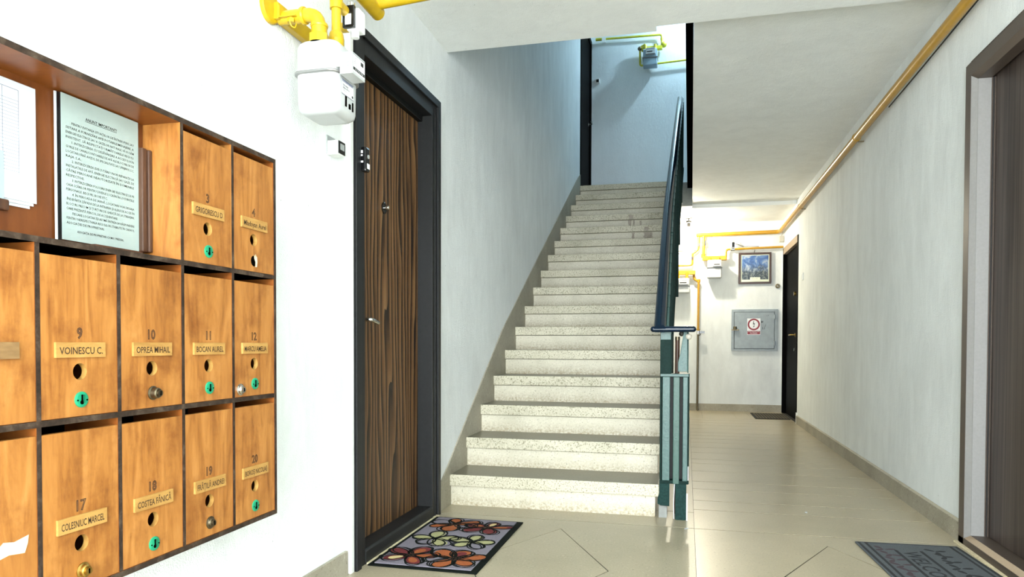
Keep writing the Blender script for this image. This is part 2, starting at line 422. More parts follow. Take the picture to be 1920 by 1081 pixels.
obj('wall_upper_front', B().box((XL-.2, 3.25, Z2), (XR+.2, 3.45, 5.25), 'upper_paint'), kind='structure')
wf = B()   # entrance wall behind the camera, open doorway full of daylight
wf.box((XL-.2, -2.1, -.02), (-.85, -2.0, HF), 'wall_paint'); wf.box((1.15, -2.1, -.02), (XR+.2, -2.0, HF), 'wall_paint')
wf.box((-.85, -2.1, 2.3), (1.15, -2.0, HF), 'wall_paint')
obj('wall_front', wf, kind='structure')
cf = B()
cf.box((XL-.2, -2.1, HF), (XR+.2, 3.555, Z2), 'ceiling_paint')
cf.box((XL, 3.555, HF), (-.155, 3.612, Z2), 'ceiling_paint')
obj('ceiling', cf, kind='structure')
cc = B()
cc.prism([(.023, 3.555), (XR, 3.555), (XR, 8.58), (.058, 8.58)], 'z', HC, Z2, 'ceiling_paint')
cc.box((-.16, 8.58, 2.47), (XR, YU+.3, Z2), 'ceiling_paint')
cc.box((XL, 8.58, 2.47), (-.16, YU+.3, Z2-.06), 'ceiling_paint')
obj('ceiling_corridor', cc, kind='structure')
obj('ceiling_upper', B().box((XL-.2, 3.25, 5.25), (XR+.2, YU+.2, 5.4), 'ceiling_paint'), kind='structure')
obj('trim_1', B().box((.06, 8.575, 2.466), (1.16, 8.584, 2.509), 'plastic_white'), kind='structure')
# floor: mortar bed with slabs laid on it, dark joints between
fl = B(); fl.box((XL-.2, -2.1, -.12), (XR+.2, YB+.2, -.0016), 'joint_dark')
floor = obj('floor', fl, kind='structure')
J = .0044
def slab(poly, mat):
    cx = sum(p[0] for p in poly)/len(poly); cy = sum(p[1] for p in poly)/len(poly)
    q = []
    n = len(poly)
    area2 = sum(poly[i][0]*poly[(i+1) % n][1]-poly[(i+1) % n][0]*poly[i][1] for i in range(n))
    if area2 < 0: poly = poly[::-1]
    b = B(); b.prism(poly, 'z', -.02, random.uniform(-.0003, 0), mat); return obj('floor_slab', b, floor)
def band(x0, x1, y0, y1, mat): slab([(x0+.0008, y0+J), (x1-.0008, y0+J), (x1-.0008, y1-J), (x0+.0008, y1-J)], mat)
XJ = .045
joints = [3.47, 3.874, 4.104, 4.432, 4.68, 5.06, 5.385, 5.585, 5.925, 6.23, 6.54, 6.79, 7.04, 7.28, 7.62, 7.95, 8.22, 8.48, 8.72]
for a, b_ in zip(joints, joints[1:]): band(XJ, XR, a, b_, 'slab_terrazzo')
for a, b_ in ((XJ-.2, .20), (.20, .59), (.59, .755), (.755, XR)): band(a, b_, 8.72, YB, 'slab_terrazzo')
band(XL, XJ, 3.47, 3.80, 'floor_terrazzo'); band(XL, XJ, 3.80, 8.72, 'floor_terrazzo'); band(XL, XJ-.2, 8.72, YB, 'floor_terrazzo')
def rhombus_field(x0, x1, y0, y1, cx, cy, hx, hy, mat):
    g = .0080
    T, Rr, Bt, L = (cx, cy+hy), (cx+hx, cy), (cx, cy-hy), (cx-hx, cy)
    slab([(cx, cy+hy-g), (cx+hx-g*.7, cy), (cx, cy-hy+g), (cx-hx+g*.7, cy)], mat)
    b = B()
    z1 = 0.0
    x0 += .0008; x1 -= .0008; y0 += J; y1 -= J
    for poly in ([(x0, y0), (cx, y0), Bt, L, (x0, cy)], [(cx, y0), (x1, y0), (x1, cy), Rr, Bt],
                 [(x1, cy), (x1, y1), (cx, y1), T, Rr], [(cx, y1), (x0, y1), (x0, cy), L, T]):
        b.prism(poly, 'z', -.02, z1, mat)
    obj('floor_slab', b, floor)
rhombus_field(XL, XJ, 1.99, 3.47, -.572, 2.733, .289, .579, 'floor_terrazzo')
rhombus_field(XJ, XR, 1.99, 3.47, .608, 2.733, .289, .579, 'slab_terrazzo')
for k in range(3):
    y1 = 1.99 - k*1.33
    band(XL, XJ, y1-1.33, y1, 'floor_terrazzo'); band(XJ, XR, y1-1.33, y1, 'slab_terrazzo')
obj('baseboard_right', B().prism([(XR, -.01), (XR-.012, -.01), (XR-.012, .086), (XR-.004, .094), (XR, .094)], 'y', 3.53, 8.37, 'skirt_terrazzo'), kind='structure')
obj('baseboard_back', B().box((-.4, YB-.012, -.01), (1.20, YB, .094), 'skirt_terrazzo'), kind='structure', bevel=.003)
obj('baseboard_left', B().box((XL, -1.9, -.01), (XL+.012, 2.44, .094), 'skirt_terrazzo'), kind='structure', bevel=.003)
obj('trim_2', B().prism([(3.45, -.01), (3.72, -.01), (8.45, 2.62), (8.45, 2.90), (8.275, 2.826), (5.82, 1.53), (4.767, .968), (3.62, .222), (3.45, .115)], 'x', XL-.004, XL+.008, 'skirt_terrazzo'), kind='structure')
# ---- stair
N1 = [3.641, 3.937, 4.235, 4.538, 4.843, 5.152, 5.465, 5.781, 6.100, 6.423, 6.749, 7.079, 7.412, 7.748, 8.088, 8.431]
N2 = [.168, .333, .499, .667, .835, 1.005, 1.176, 1.348, 1.521, 1.695, 1.870, 2.047, 2.225, 2.404, 2.584, 2.765]
st = thing('staircase', (-.7, 3.64, 0), 'straight flight of cream terrazzo steps rising between the white wall and the green railing', 'staircase')
for k in range(16):
    y0 = N1[k]; z = N2[k]; zp = N2[k-1] if k else 0.0
    y1 = (N1[k+1]+.05) if k < 15 else 8.62
    xe = -.124 + random.uniform(-.003, .003)
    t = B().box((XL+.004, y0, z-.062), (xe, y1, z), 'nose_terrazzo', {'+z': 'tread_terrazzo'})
    obj('tread', t, st, bevel=.005)
    obj('riser', B().box((XL+.006, y0+.02, zp-.004), (-.147, y0+.06, z-.065), 'stair_terrazzo'), st)
# rusty drips on two of the upper steps
for yk, z0, z1, x, w_ in ((7.431, 2.05, 2.158, -.575, .038), (7.431, 2.06, 2.158, -.535, .022), (7.4115, 2.165, 2.21, -.560, .050), (7.431, 2.06, 2.15, -.465, .018), (7.0985, 1.875, 1.975, -.515, .030), (7.0985, 1.885, 1.978, -.385, .060), (7.0985, 1.90, 1.978, -.345, .036), (7.0785, 1.99, 2.03, -.385, .050)):
    sb = B(); rd = random.Random(int(x*1000)); P = []; n = 7
    for i in range(n+1): P.append((x-w_/2*rd.uniform(.6, 1.2), yk-.0006, z0+(z1-z0)*i/n))
    for i in range(n+1): P.append((x+w_/2*rd.uniform(.6, 1.2), yk-.0006, z1-(z1-z0)*i/n))
    sb.add(P, [(i, 2*n+1-i, 2*n-i, i+1) for i in range(n)], 'step_stain'); obj('stain', sb, st)
obj('landing', B().box((XL+.004, 8.62, Z2-.06), (-.124, YU, Z2), 'tread_terrazzo'), st)
obj('soffit_slab', B().prism([(3.70, -.01), (3.98, -.01), (8.58, 2.50), (8.58, 2.62), (8.47, 2.60)], 'x', XL+.004, -.165, 'wall_paint'), st)
obj('side_panel', B().prism([(3.73, -.01), (5.2, -.01), (5.2, .70), (3.73, .02)], 'x', -.122, -.108, 'anthracite_dark'), st)  # dark sheet added so the gap under the newel box stays black
obj('end_face', B().box((-.124, 8.44, 2.47), (.058, 8.579, Z2-.02), 'concrete'), st)
# ================================================================== MAILBOX CABINET
XF, XB = -1.11, -1.248
Yv = [.642, .827, 1.012, 1.196, 1.383, 1.567, 1.752]
Zs = [(.403, .415), (.729, .740), (1.056, 1.067), (1.376, 1.388)]
cab = thing('mailbox_cabinet', (-1.18, 1.2, .403), 'orange-brown wooden mailbox cabinet with numbered doors and a notice recess on the left wall', 'mailboxes')
E1 = {'+x': 'ply_edge', '+z': 'ply_edge'}; E2 = {'+x': 'ply_edge'}
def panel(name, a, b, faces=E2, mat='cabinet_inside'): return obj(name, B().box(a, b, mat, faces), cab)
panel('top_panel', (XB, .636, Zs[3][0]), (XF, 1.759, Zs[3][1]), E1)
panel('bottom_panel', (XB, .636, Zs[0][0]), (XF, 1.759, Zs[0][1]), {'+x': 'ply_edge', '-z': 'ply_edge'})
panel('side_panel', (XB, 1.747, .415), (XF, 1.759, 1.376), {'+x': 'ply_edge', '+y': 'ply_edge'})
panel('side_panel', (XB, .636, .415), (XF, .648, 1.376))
panel('back_panel', (XB, .648, .415), (XB+.006, 1.747, 1.376), {}, 'hole_dark')  # near-black: the shadow inside the letter slots is put into the colour
for z0, z1 in (Zs[1], Zs[2]): panel('shelf', (XB+.006, .648, z0), (XF, 1.747, z1), {'+x': 'ply_edge', '-z': 'hole_dark'})  # undersides coloured near-black, standing in for slot shade
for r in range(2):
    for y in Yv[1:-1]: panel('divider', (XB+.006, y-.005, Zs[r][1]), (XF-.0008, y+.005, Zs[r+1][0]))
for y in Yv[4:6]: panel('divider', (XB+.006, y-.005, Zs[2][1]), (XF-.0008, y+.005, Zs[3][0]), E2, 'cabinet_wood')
obj('notice_backboard', B().box((-1.216, .648, 1.067), (-1.21, 1.378, 1.376), 'notice_back_wood'), cab)
obj('holder_rail', B().box((-1.209, 1.352, 1.085), (-1.188, 1.366, 1.318), 'dark_strip_wood').box((-1.209, 1.366, 1.085), (-1.183, 1.376, 1.316), 'dark_strip_wood'), cab, bevel=.003)
obj('holder_rail', B().box((-1.209, 1.219, 1.0675), (-1.188, 1.352, 1.084), 'dark_strip_wood'), cab, bevel=.002)
obj('holder_rail', B().box((-1.209, .83, 1.118), (-1.192, 1.032, 1.138), 'dark_strip_wood'), cab, bevel=.003)
def door(col, row, num, name, lock, hole=True, plate=True, extra=None):
    y0, y1 = Yv[col]+.0058, Yv[col+1]-.0058
    z0 = Zs[row][1]+.001; z1 = {0: .714, 1: 1.038, 2: 1.361}[row]
    zo = {0: 0, 1: .325, 2: .651}[row]; yc = (y0+y1)/2; x0, x1 = XF-.013, XF-.0015
    d = B(); zh = .500+zo; rh = .0158; a = .024; n = 24; yh = yc-.003
    def both(P, mat='cabinet_wood'): d.prism(P, 'x', x0, x1, mat)
    if hole:
        both([(y0, z0), (y1, z0), (y1, zh-a), (y0, zh-a)]); both([(y0, zh+a), (y1, zh+a), (y1, z1), (y0, z1)])
        both([(y0, zh-a), (yh-a, zh-a), (yh-a, zh+a), (y0, zh+a)]); both([(yh+a, zh-a), (y1, zh-a), (y1, zh+a), (yh+a, zh+a)])
        C, Sq = [], []
        for i in range(n):
            t = 2*math.pi*i/n + math.pi/4; c, s = math.cos(t), math.sin(t); m = max(abs(c), abs(s))
            C.append((yh+rh*c, zh+rh*s)); Sq.append((yh+a*c/m, zh+a*s/m))
        for xx, fl_ in ((x1, False), (x0, True)):
            V = [(xx, *p) for p in C] + [(xx, *p) for p in Sq]
            fs = [(i, n+i, n+(i+1) % n, (i+1) % n) for i in range(n)]
            d.add(V, [f[::-1] for f in fs] if fl_ else fs, 'cabinet_wood')
        V = [(x1, *p) for p in C] + [(x0, *p) for p in C]
        d.add(V, [(i, (i+1) % n, n+(i+1) % n, n+i) for i in range(n)], 'plate_wood', True)
    else: both([(y0, z0), (y1, z0), (y1, z1), (y0, z1)])
    if lock == 'broken':
        disc(d, '+x', (x1+.0004, yc-.003, .445+zo), .013, 'hole_dark', 14, 1.1)
        pts = [(-.004, .017), (.001, .012), (.004, .019), (.008, .011), (.0105, .014), (.012, -.002), (.010, -.014), (.002, -.016), (.003, -.002), (-.002, .006)]
        d.add([(x1+.0012, yc+p[0], .445+zo+p[1]) for p in pts], [tuple(range(len(pts)))], 'splinter')
    ob = obj('door', d, cab)
    if num:
        nb = B(); text(nb, num, (x1+.0004, yc-.003, .573+zo), '+x', 'ink_brown', height=.021, outline=.03, squeeze=.9)
        obj('painted_number', nb, ob)
    if plate:
        pl = B(); x2 = x1+.005; zp = .541+zo; hw = .056
        pl.box((x1, yc-.003-hw, zp-.0142), (x2, yc-.003+hw, zp+.0142), 'plate_wood' if name else 'worn_plate_wood')
        if name: text(pl, name, (x2+.0003, yc-.003, zp-.001), '+x', 'ink_brown', width=.098, height=.0135)
        obj('name_plate', pl, ob)
    def rosette(yy, zz):
        g = B(); g.lathe((x1, yy, zz), (1, 0, 0), [(.0152, 0), (.0150, .0022), (.0120, .0032), (.0001, .0034)], 'lock_green', 22)
        X = x1+.0040
        g.lathe((X-.002, yy-.001, zz-.005), (1, 0, 0), [(.0042, 0), (.0042, .002)], 'hole_dark', 12)
        g.box((X-.002, yy-.0026, zz-.003), (X, yy+.0010, zz+.0095), 'hole_dark')
        g.box((X-.002, yy+.0020, zz-.006), (X+.0012, yy+.0042, zz+.0095), 'lock_green_dark')
        for q in (-.0105, .0105): g.lathe((X-.0022, yy+q, zz-.001), (1, 0, 0), [(.0016, 0), (.0016, .0022)], 'hole_dark', 8)
        obj('lock_rosette', g, ob)
    def cyl_lock(yy, zz, mat, L=.012, face='brass_dark'):
        g = B(); g.lathe((x1, yy, zz), (1, 0, 0), [(.0150, 0), (.0150, .002), (.0118, .0035), (.0112, L), (.0090, L+.002), (.0072, L+.002), (.0072, L+.006), (.0001, L+.0065)], mat, 22)
        g.box((x1+L+.0062, yy-.0012, zz-.0045), (x1+L+.0072, yy+.0012, zz+.0045), 'hole_dark')
        obj('cylinder_lock', g, ob)
    zl = .447+zo
    if lock == 'green': rosette(yc-.001, zl)
    elif lock == 'dark': cyl_lock(yc-.001, zl, 'brass_dark', .014)
    elif lock == 'dark_flat': cyl_lock(yc-.001, zl, 'brass_dark', .006)
    elif lock == 'brass': cyl_lock(yc-.001, zl, 'brass', .009)
    if extra == 'chrome': cyl_lock(y0+.022, z0+.019, 'chrome', .006)
    return ob
door(1, 1, None, None, 'green'); door(1, 0, None, None, 'green', plate=False)
door(0, 1, None, None, 'green'); door(0, 0, None, None, 'green')
door(4, 2, '3', 'GRIGORESCU D', 'green'); door(5, 2, '4', 'Mladoyan Aurel', 'broken')
door(2, 1, '9', 'VOINESCU C.', 'green'); door(3, 1, '10', 'OPREA MIHAIL', 'dark')
door(4, 1, '11', 'BOCAN AUREL', 'green'); door(5, 1, '12', 'MARCU AMELIA', 'green', extra='chrome')
door(2, 0, '17', 'COLESNIUC MARCEL', 'brass'); door(3, 0, '18', 'COSTEA FĂNICĂ', 'green')
door(4, 0, '19', 'FRĂȚILĂ ANDREI', 'dark_flat'); door(5, 0, '20', 'BOROȘ NICOLAE', 'green')
# worn patch where the plate of the lowest left door came off
wb = B(); pts = [(.0, .0), (.02, .004), (.05, .0), (.056, .016), (.058, .03), (.03, .024), (.01, .028), (-.004, .016)]
wb.add([(XF-.0010, .932+p[0], .535+p[1]-.02) for p in pts], [tuple(range(len(pts)))], 'splinter'); obj('worn_patch', wb, cab)
# ---- notice and papers in the recess
NX = -1.1995
nt_ = thing('notice', (NX, 1.255, 1.085), 'pale typed notice headed ANUNT IMPORTANT in its dark wooden holder', 'notice')
obj('paper', B().box((NX-.001, 1.150, 1.084), (NX, 1.352, 1.373), 'paper_notice'), nt_)
obj('backing_board', B().box((NX-.006, 1.139, 1.079), (NX-.0035, 1.147, 1.372), 'paper_white').box((NX-.008, 1.143, 1.079), (NX-.002, 1.150, 1.372), 'plastic_black'), nt_)
pb = B()
L_ = [('PENTRU EVITAREA SITUAȚIILOR DE ÎNTRERUPERE SAU', 1), ('SISTARE A FURNIZĂRII APEI POTABILE/MENAJERE, A', 0), ('ENERGIEI ELECTRICE SAU A GAZELOR NATURALE, VĂ RUGĂM', 0), ('INSISTENT, SĂ RESPECTAȚI URMĂTOARELE REGULI:', 0),
 ('1. INTERZICEREA CU DESĂVÂRȘIRE A ACCESULUI ÎN', 1), ('GURILE DE CANAL/CONTOARELE DE APĂ ALE BLOCURILOR DE', 0), ('LOCATARI FĂRĂ AVIZUL DE SPECIALITATE SAU SPRIJINUL S.C.', 0), ('RAJA S.A.;', -.8),
 ('2. INTERZICEREA EXECUTĂRII UNOR REPARAȚII LA', 1), ('INSTALAȚIILE DE APĂ, ENERGIE ELECTRICĂ SAU GAZE, DE', 0), ('CĂTRE PERSOANE NEAUTORIZATE ÎN DOMENIILE', 0), ('RESPECTIVE;', -.77),
 ('3. INTERZICEREA FOLOSIRII ENERGIEI ELECTRICE DE PE', 1), ('CASA SCĂRILOR PENTRU DIVERSE LUCRĂRI ÎN LOCUINȚELE', 0), ('PERSONALE, BECIURI, BOXE ETC.', -.43),
 ('4. ÎN PERIOADA DE IARNĂ, LOCATARII VOR DEGAJA', 1), ('/ÎNDEPĂRTA ZĂPADA DE LA INTRAREA ȘI ALEILE DE ACCES ÎN', 0), ('BLOCURI, PRECUM ȘI ȚURȚURII DE GHEAȚĂ DE LA STREAȘINI,', 0), ('CARE PREZINTĂ PERICOL DE ACCIDENTARE.', -.27),
 ('FIECARE LOCATAR ÎȘI ASUMĂ ÎNTREAGA RĂSPUNDERE', 1), ('PENTRU NERESPECTAREA REGULILOR STABILITE ÎN CADRUL', 0), ('ASOCIAȚIEI DE PROPRIETARI.', -.48)]
PX = NX+.0004; ya, yb = 1.160, 1.338; zt = 1.318
text(pb, 'ANUNT IMPORTANT!', (PX, 1.249, 1.337), '+x', 'ink_black', width=.082, height=.0062)
pb.box((PX-.0003, 1.208, 1.3320), (PX, 1.290, 1.3327), 'ink_black')
for k, (s, ind) in enumerate(L_):
    z = zt - k*.00945
    a = ya + (.014 if ind == 1 else 0); b_ = yb if ind >= 0 else yb + (yb-ya)*ind*.98
    text(pb, s, (PX, a, z), '+x', 'ink_black', width=b_-a, height=.0050, align='L', res=1, bold=.004)
text(pb, 'ASOCIAȚIA DE PROPRIETARI C.V.M.V. PREDEAL', (PX, 1.185, 1.104), '+x', 'ink_black', width=.122, height=.0048, align='L', res=1)
obj('print', pb, nt_)
def sheet(y0, z0, y1, z1, x, lab, mat='paper_white', tilt=0.0, grp=None, prt=None):
    b = B(); cy, cz = (y0+y1)/2, (z0+z1)/2
    b.box((x, y0, z0), (x+.0007, y1, z1), mat)
    if prt: prt(b, x+.0010)
    o = obj('paper_sheet', b, None, lab, 'paper', grp); o.rotation_euler = (tilt, 0, 0); return o
sheet(.80, 1.131, 1.086, 1.356, -1.2085, 'white sheet at the back of the paper stack, lowest corner showing', tilt=.004)
sheet(.80, 1.136, 1.092, 1.358, -1.2068, 'white sheet second from the back of the paper stack left of the notice', tilt=.010)
def table(b, x):
    for k in range(22):
        z = 1.325 - k*.0062
        b.box((x-.0004, .86, z), (x, 1.062, z+.0005), 'ink_grey')
        for q in range(5):
            yy = .90 + q*.031
            if q < 4: text(b, random.choice(['124', '86', '97', '135', '40', '213']), (x, yy, z+.0032), '+x', 'ink_grey', height=.0038, res=1)
    for yy in (.88, .912, .945, .975, 1.008, 1.030, 1.062): b.box((x-.0004, yy, 1.19), (x, yy+.0005, 1.345), 'ink_grey')
    b.box((x-.0004, .86, 1.345), (x, 1.062, 1.3456), 'ink_blue')
sheet(.80, 1.143, 1.098, 1.360, -1.2050, 'large white sheet printed with a ruled table of figures, front of the stack', prt=table)
def small(b, x):
    text(b, 'TOTAL DE PLATA', (x, .99, 1.203), '+x', 'ink_black', height=.006, width=.06, res=1); text(b, '21.05', (x, 1.003, 1.193), '+x', 'ink_black', height=.006, res=1)
sheet(.83, 1.127, 1.030, 1.226, -1.2030, 'small pale blue slip tucked behind the dark rail in front of the ruled table sheet', 'paper_blue', prt=small)
# ================================================================== LEFT DOOR
d1 = thing('door_1', (-1.28, 2.96, 0), kind='structure')
FX = -1.233
fr = B()
def frame(b, y0, y1, z1, w, x0, x1, mat, dk):
    b.box((x0, y0, 0), (x1, y0+w, z1), mat); b.box((x0, y1-w, 0), (x1, y1, z1), mat)
    b.box((x0, y0+w, z1-w), (x1, y1-w, z1), mat)
frame(fr, 2.482, 3.437, 2.105, .094, -1.43, FX, 'anthracite_metal', None)
fr.box((FX, 2.482, 0), (FX+.012, 2.522, 2.105), 'anthracite_metal'); fr.box((FX, 3.402, 0), (FX+.012, 3.437, 2.105), 'anthracite_metal')
fr.box((FX, 2.522, 2.070), (FX+.012, 3.402, 2.105), 'anthracite_metal')
fr.box((FX, 3.372, 0), (FX+.004, 3.385, 2.05), 'anthracite_metal')
fr.box((-1.318, 2.576, 1.985), (-1.285, 3.343, 2.012), 'anthracite_dark'); 
obj('frame', fr, d1, bevel=.0025)
obj('leaf', B().box((-1.352, 2.578, .055), (-1.311, 3.341, 2.01), 'brown_grain'), d1, label='walnut-grain brown door leaf')
th = B().prism([(-1.43, 0), (FX+.004, 0), (FX+.004, .052), (FX-.004, .060), (-1.311, .060), (-1.311, .055), (-1.43, .055)], 'y', 2.576, 3.343, 'anthracite_metal')
obj('threshold', th, d1, bevel=.002)
kb = B().lathe((-1.311, 2.932, 1.481), (1, 0, 0), [(.026, 0), (.026, .004), (.022, .006), (.0001, .006)], 'plastic_black', 22)
kb.lathe((-1.305, 2.932, 1.481), (1, 0, 0), [(.009, 0), (.009, .016), (.0075, .019), (.0001, .019)], 'chrome', 16)
obj('upper_lock', kb, d1)
hb = B().lathe((-1.311, 2.70, .978), (1, 0, 0), [(.020, 0), (.020, .006), (.0001, .006)], 'brass_dark', 18)
hb.tube([(-1.311, 2.70, .978), (-1.262, 2.70, .978), (-1.258, 2.755, .966)], .0085, 'chrome', .02)
obj('handle', hb, d1)
obj('bolt', B().lathe((FX+.012, 2.545, 2.06), (1, 0, 0), [(.004, 0), (.004, .002)], 'hole_dark', 10), d1)
obj('trim_3', B().box((-1.235, 2.58, -.003), (-1.214, 3.40, .006), 'cream_strip'), kind='structure', bevel=.003)
obj('trim_4', B().box((XL, 3.437, -.01), (XL+.004, 3.50, 2.10), 'wall_paint'), kind='structure')
# bells
wbell = thing('doorbell', (-1.25, 2.335, 1.55), 'small white doorbell with a black-rimmed screen on the wall beside the walnut door', 'doorbell')
obj('body', B().box((-1.25, 2.305, 1.552), (-1.206, 2.357, 1.602), 'plastic_white'), wbell, bevel=.004)
obj('back_plate', B().box((-1.25, 2.300, 1.555), (-1.246, 2.362, 1.622), 'plastic_grey'), wbell, bevel=.003)
obj('face', B().box((-1.206, 2.308, 1.556), (-1.203, 2.355, 1.600), 'plastic_black').box((-1.203, 2.318, 1.570), (-1.2022, 2.347, 1.592), 'plastic_grey'), wbell)
bbell = thing('doorbell', (FX+.012, 2.535, 1.54), 'glossy black doorbell with a white name strip fixed on the dark door frame', 'doorbell')
obj('body', B().box((FX+.010, 2.520, 1.542), (-1.200, 2.556, 1.636), 'plastic_black'), bbell, bevel=.007)
obj('button', B().lathe((-1.201, 2.540, 1.600), (1, 0, 0), [(.008, 0), (.008, .003), (.0001, .004)], 'plastic_grey', 16), bbell)
obj('name_strip', B().box((-1.2005, 2.529, 1.553), (-1.1995, 2.552, 1.573), 'label_white'), bbell)
obj('side_print', B().box((-1.221, 2.5194, 1.575), (-1.212, 2.5199, 1.582), 'label_white').box((-1.221, 2.5194, 1.600), (-1.214, 2.5199, 1.606), 'label_white').box((-1.221, 2.5194, 1.611), (-1.213, 2.5199, 1.622), 'label_white'), bbell)
tr = B().box((XL, 2.452, 0), (-1.232, 2.480, 2.06), 'plastic_white')
obj('cable_trunking', tr, None, 'narrow white cable trunking running up the wall along the dark left door frame', 'trunking', bevel=.003)
# ================================================================== LEFT GAS METER AND PIPES
gm = thing('gas_meter', (-1.10, 2.04, 1.58), 'large white gas meter under yellow pipes left of the walnut door', 'gas meter')
def rrect(x0, y0, x1, y1, r, n=6):
    P = []
    for cx, cy, a0 in ((x1-r, y1-r, 0), (x0+r, y1-r, 90), (x0+r, y0+r, 180), (x1-r, y0+r, 270)):
        for i in range(n+1):
            a = math.radians(a0+90*i/n); P.append((cx+r*math.cos(a), cy+r*math.sin(a)))
    return P
def loft(b, secs, mat, cap0=True, cap1=True):
    n = len(secs[0][0]); V = []
    for P, z in secs: V += [(p[0], p[1], z) for p in P]
    b.add(V, [(k*n+i, k*n+(i+1) % n, (k+1)*n+(i+1) % n, (k+1)*n+i) for k in range(len(secs)-1) for i in range(n)], mat, True)
    if cap0: b.add([(p[0], p[1], secs[0][1]) for p in secs[0][0]], [tuple(range(n))[::-1]], mat, True)
    if cap1: b.add([(p[0], p[1], secs[-1][1]) for p in secs[-1][0]], [tuple(range(n))], mat, True)
mx0, mx1, my0, my1 = -1.165, -1.022, 1.945, 2.100
def ms(d, r): return rrect(mx0+d, my0+d, mx1-d, my1-d, r)
bb = B(); loft(bb, [(ms(.030, .015), 1.578), (ms(.018, .02), 1.579), (ms(.006, .026), 1.588), (ms(.002, .03), 1.602), (ms(0, .032), 1.698)], 'meter_white', True, False)
loft(bb, [(ms(0, .032), 1.702), (ms(0, .032), 1.775), (ms(.004, .03), 1.788), (ms(.014, .026), 1.797), (ms(.03, .02), 1.800)], 'meter_white', False, True)
obj('body', bb, gm)
fb = B(); loft(fb, [(ms(-.001, .032), 1.694), (ms(-.008, .038), 1.696), (ms(-.008, .038), 1.702), (ms(-.001, .032), 1.704)], 'meter_band', True, True); obj('flange', fb, gm)
cb = B().box((mx1-.004, 1.948, 1.707), (-.971, 2.032, 1.748), 'meter_white').box((mx1+.010, 1.948, 1.685), (-.971, 2.032, 1.708), 'meter_white'); obj('counter_box', cb, gm)
lb = B(); fx = -.9708
quad(lb, '+x', (fx, 1.990, 1.718), .078, .052, 'label_white', .0004)
lb.box((fx, 1.952, 1.697), (fx+.0008, 2.028, 1.706), 'ink_black'); lb.box((fx, 1.952, 1.7425), (fx+.0008, 2.028, 1.7437), 'ink_black')
text(lb, 'm3', (fx+.001, 1.975, 1.738), '+x', 'ink_black', height=.005)
for k in range(5): text(lb, ['G4 RF1', 'Qmax 6', 'Qmin 0.04', 'pmax 0.5', 'V 1.2 dm3'][k], (fx+.001, 1.957, 1.733-k*.0052), '+x', 'ink_black', height=.0032, align='L', res=1)
for k in range(9): lb.box((fx, 2.002+k*.0021, 1.724), (fx+.0008, 2.0032+k*.0021, 1.736), 'ink_black')
for k in range(6): text(lb, '0', (fx+.0012, 1.966+k*.0095, 1.7015), '+x', 'label_white', height=.0058)
obj('counter_label', lb, gm)
sl = B(); sl.lathe((-.990, 1.9478, 1.722), (0, -1, 0), [(.0068, 0), (.0068, .002), (.0001, .0024)], 'meter_grey', 16); sl.tube([(-.992, 1.947, 1.728), (-.994, 1.945, 1.740), (-.987, 1.947, 1.743), (-.987, 1.946, 1.728)], .0007, 'meter_band', .004, 6)
obj('seal', sl, gm)
st2 = B(); sx = mx1+.0006
quad(st2, '+x', (sx, 2.017, 1.662), .078, .044, 'label_white')
for z in (1.681, 1.678): st2.box((sx, 1.980, z), (sx+.0006, 2.052, z+.0014), 'ink_blue')
for z in (1.640, 1.6833): st2.box((sx, 1.978, z), (sx+.0006, 2.056, z+.0007), 'ink_blue')
text(st2, 'Gaz metan', (sx+.0006, 1.984, 1.669), '+x', 'ink_black', height=.0060, align='L'); text(st2, 'SERIA 40174', (sx+.0006, 1.984, 1.660), '+x', 'ink_black', height=.0060, align='L')
text(st2, 'verificat 2017', (sx+.0006, 1.984, 1.652), '+x', 'ink_black', height=.0035, align='L', res=1); st2.box((sx, 2.044, 1.645), (sx+.0006, 2.052, 1.652), 'ink_black')
obj('sticker', st2, gm)
for y0, y1, z0, z1 in ((2.003, 2.011, 1.608, 1.639), (2.027, 2.037, 1.607, 1.622), (2.049, 2.055, 1.605, 1.632)): obj('slot', B().box((mx1-.002, y0, z0), (mx1+.001, y1, z1), 'hole_dark'), gm)
pA = thing('gas_pipe', (-1.1, 1.985, 1.80), 'short yellow elbow pipe entering the top of the large white meter', 'pipe')
e = B().tube([(-1.235, 1.985, 1.888), (-1.1, 1.985, 1.888), (-1.1, 1.985, 1.80)], .021, 'gas_yellow', .052, 18); obj('elbow', e, pA)
n_ = B(); n_.lathe((-1.1, 1.985, 1.797), (0, 0, 1), [(.030, 0), (.030, .028)], 'gas_yellow', 6, False); n_.lathe((-1.1, 1.985, 1.825), (0, 0, 1), [(.024, 0), (.024, .022), (.022, .024)], 'gas_yellow', 18)
n_.lathe((-1.1, 1.985, 1.794), (0, 0, 1), [(.031, 0), (.031, .004)], 'hole_dark', 20); obj('nut', n_, pA)
c_ = B(); c_.lathe((-1.1, 1.985, 1.847), (0, 0, 1), [(.026, 0), (.027, .004), (.0255, .010)], 'gas_yellow', 20)
c_.lathe((-1.158, 1.985, 1.888), (1, 0, 0), [(.0255, 0), (.027, .006), (.0255, .012)], 'gas_yellow', 20); obj('collar', c_, pA)
pB_ = thing('gas_pipe', (-1.1, 2.10, 1.80), 'upright yellow pipe with a union behind the large white meter', 'pipe')
obj('riser', B().tube([(-1.103, 2.10, 1.79), (-1.103, 2.10, 2.30)], .0155, 'gas_yellow', .04, 18), pB_)
u_ = B(); u_.lathe((-1.103, 2.10, 1.797), (0, 0, 1), [(.018, 0), (.020, .03), (.024, .035), (.025, .060), (.022, .078), (.0185, .085)], 'gas_yellow', 20); obj('union', u_, pB_)
obj('coupling', B().lathe((-1.103, 2.10, 1.955), (0, 0, 1), [(.0205, 0), (.0205, .045)], 'gas_yellow', 20), pB_)
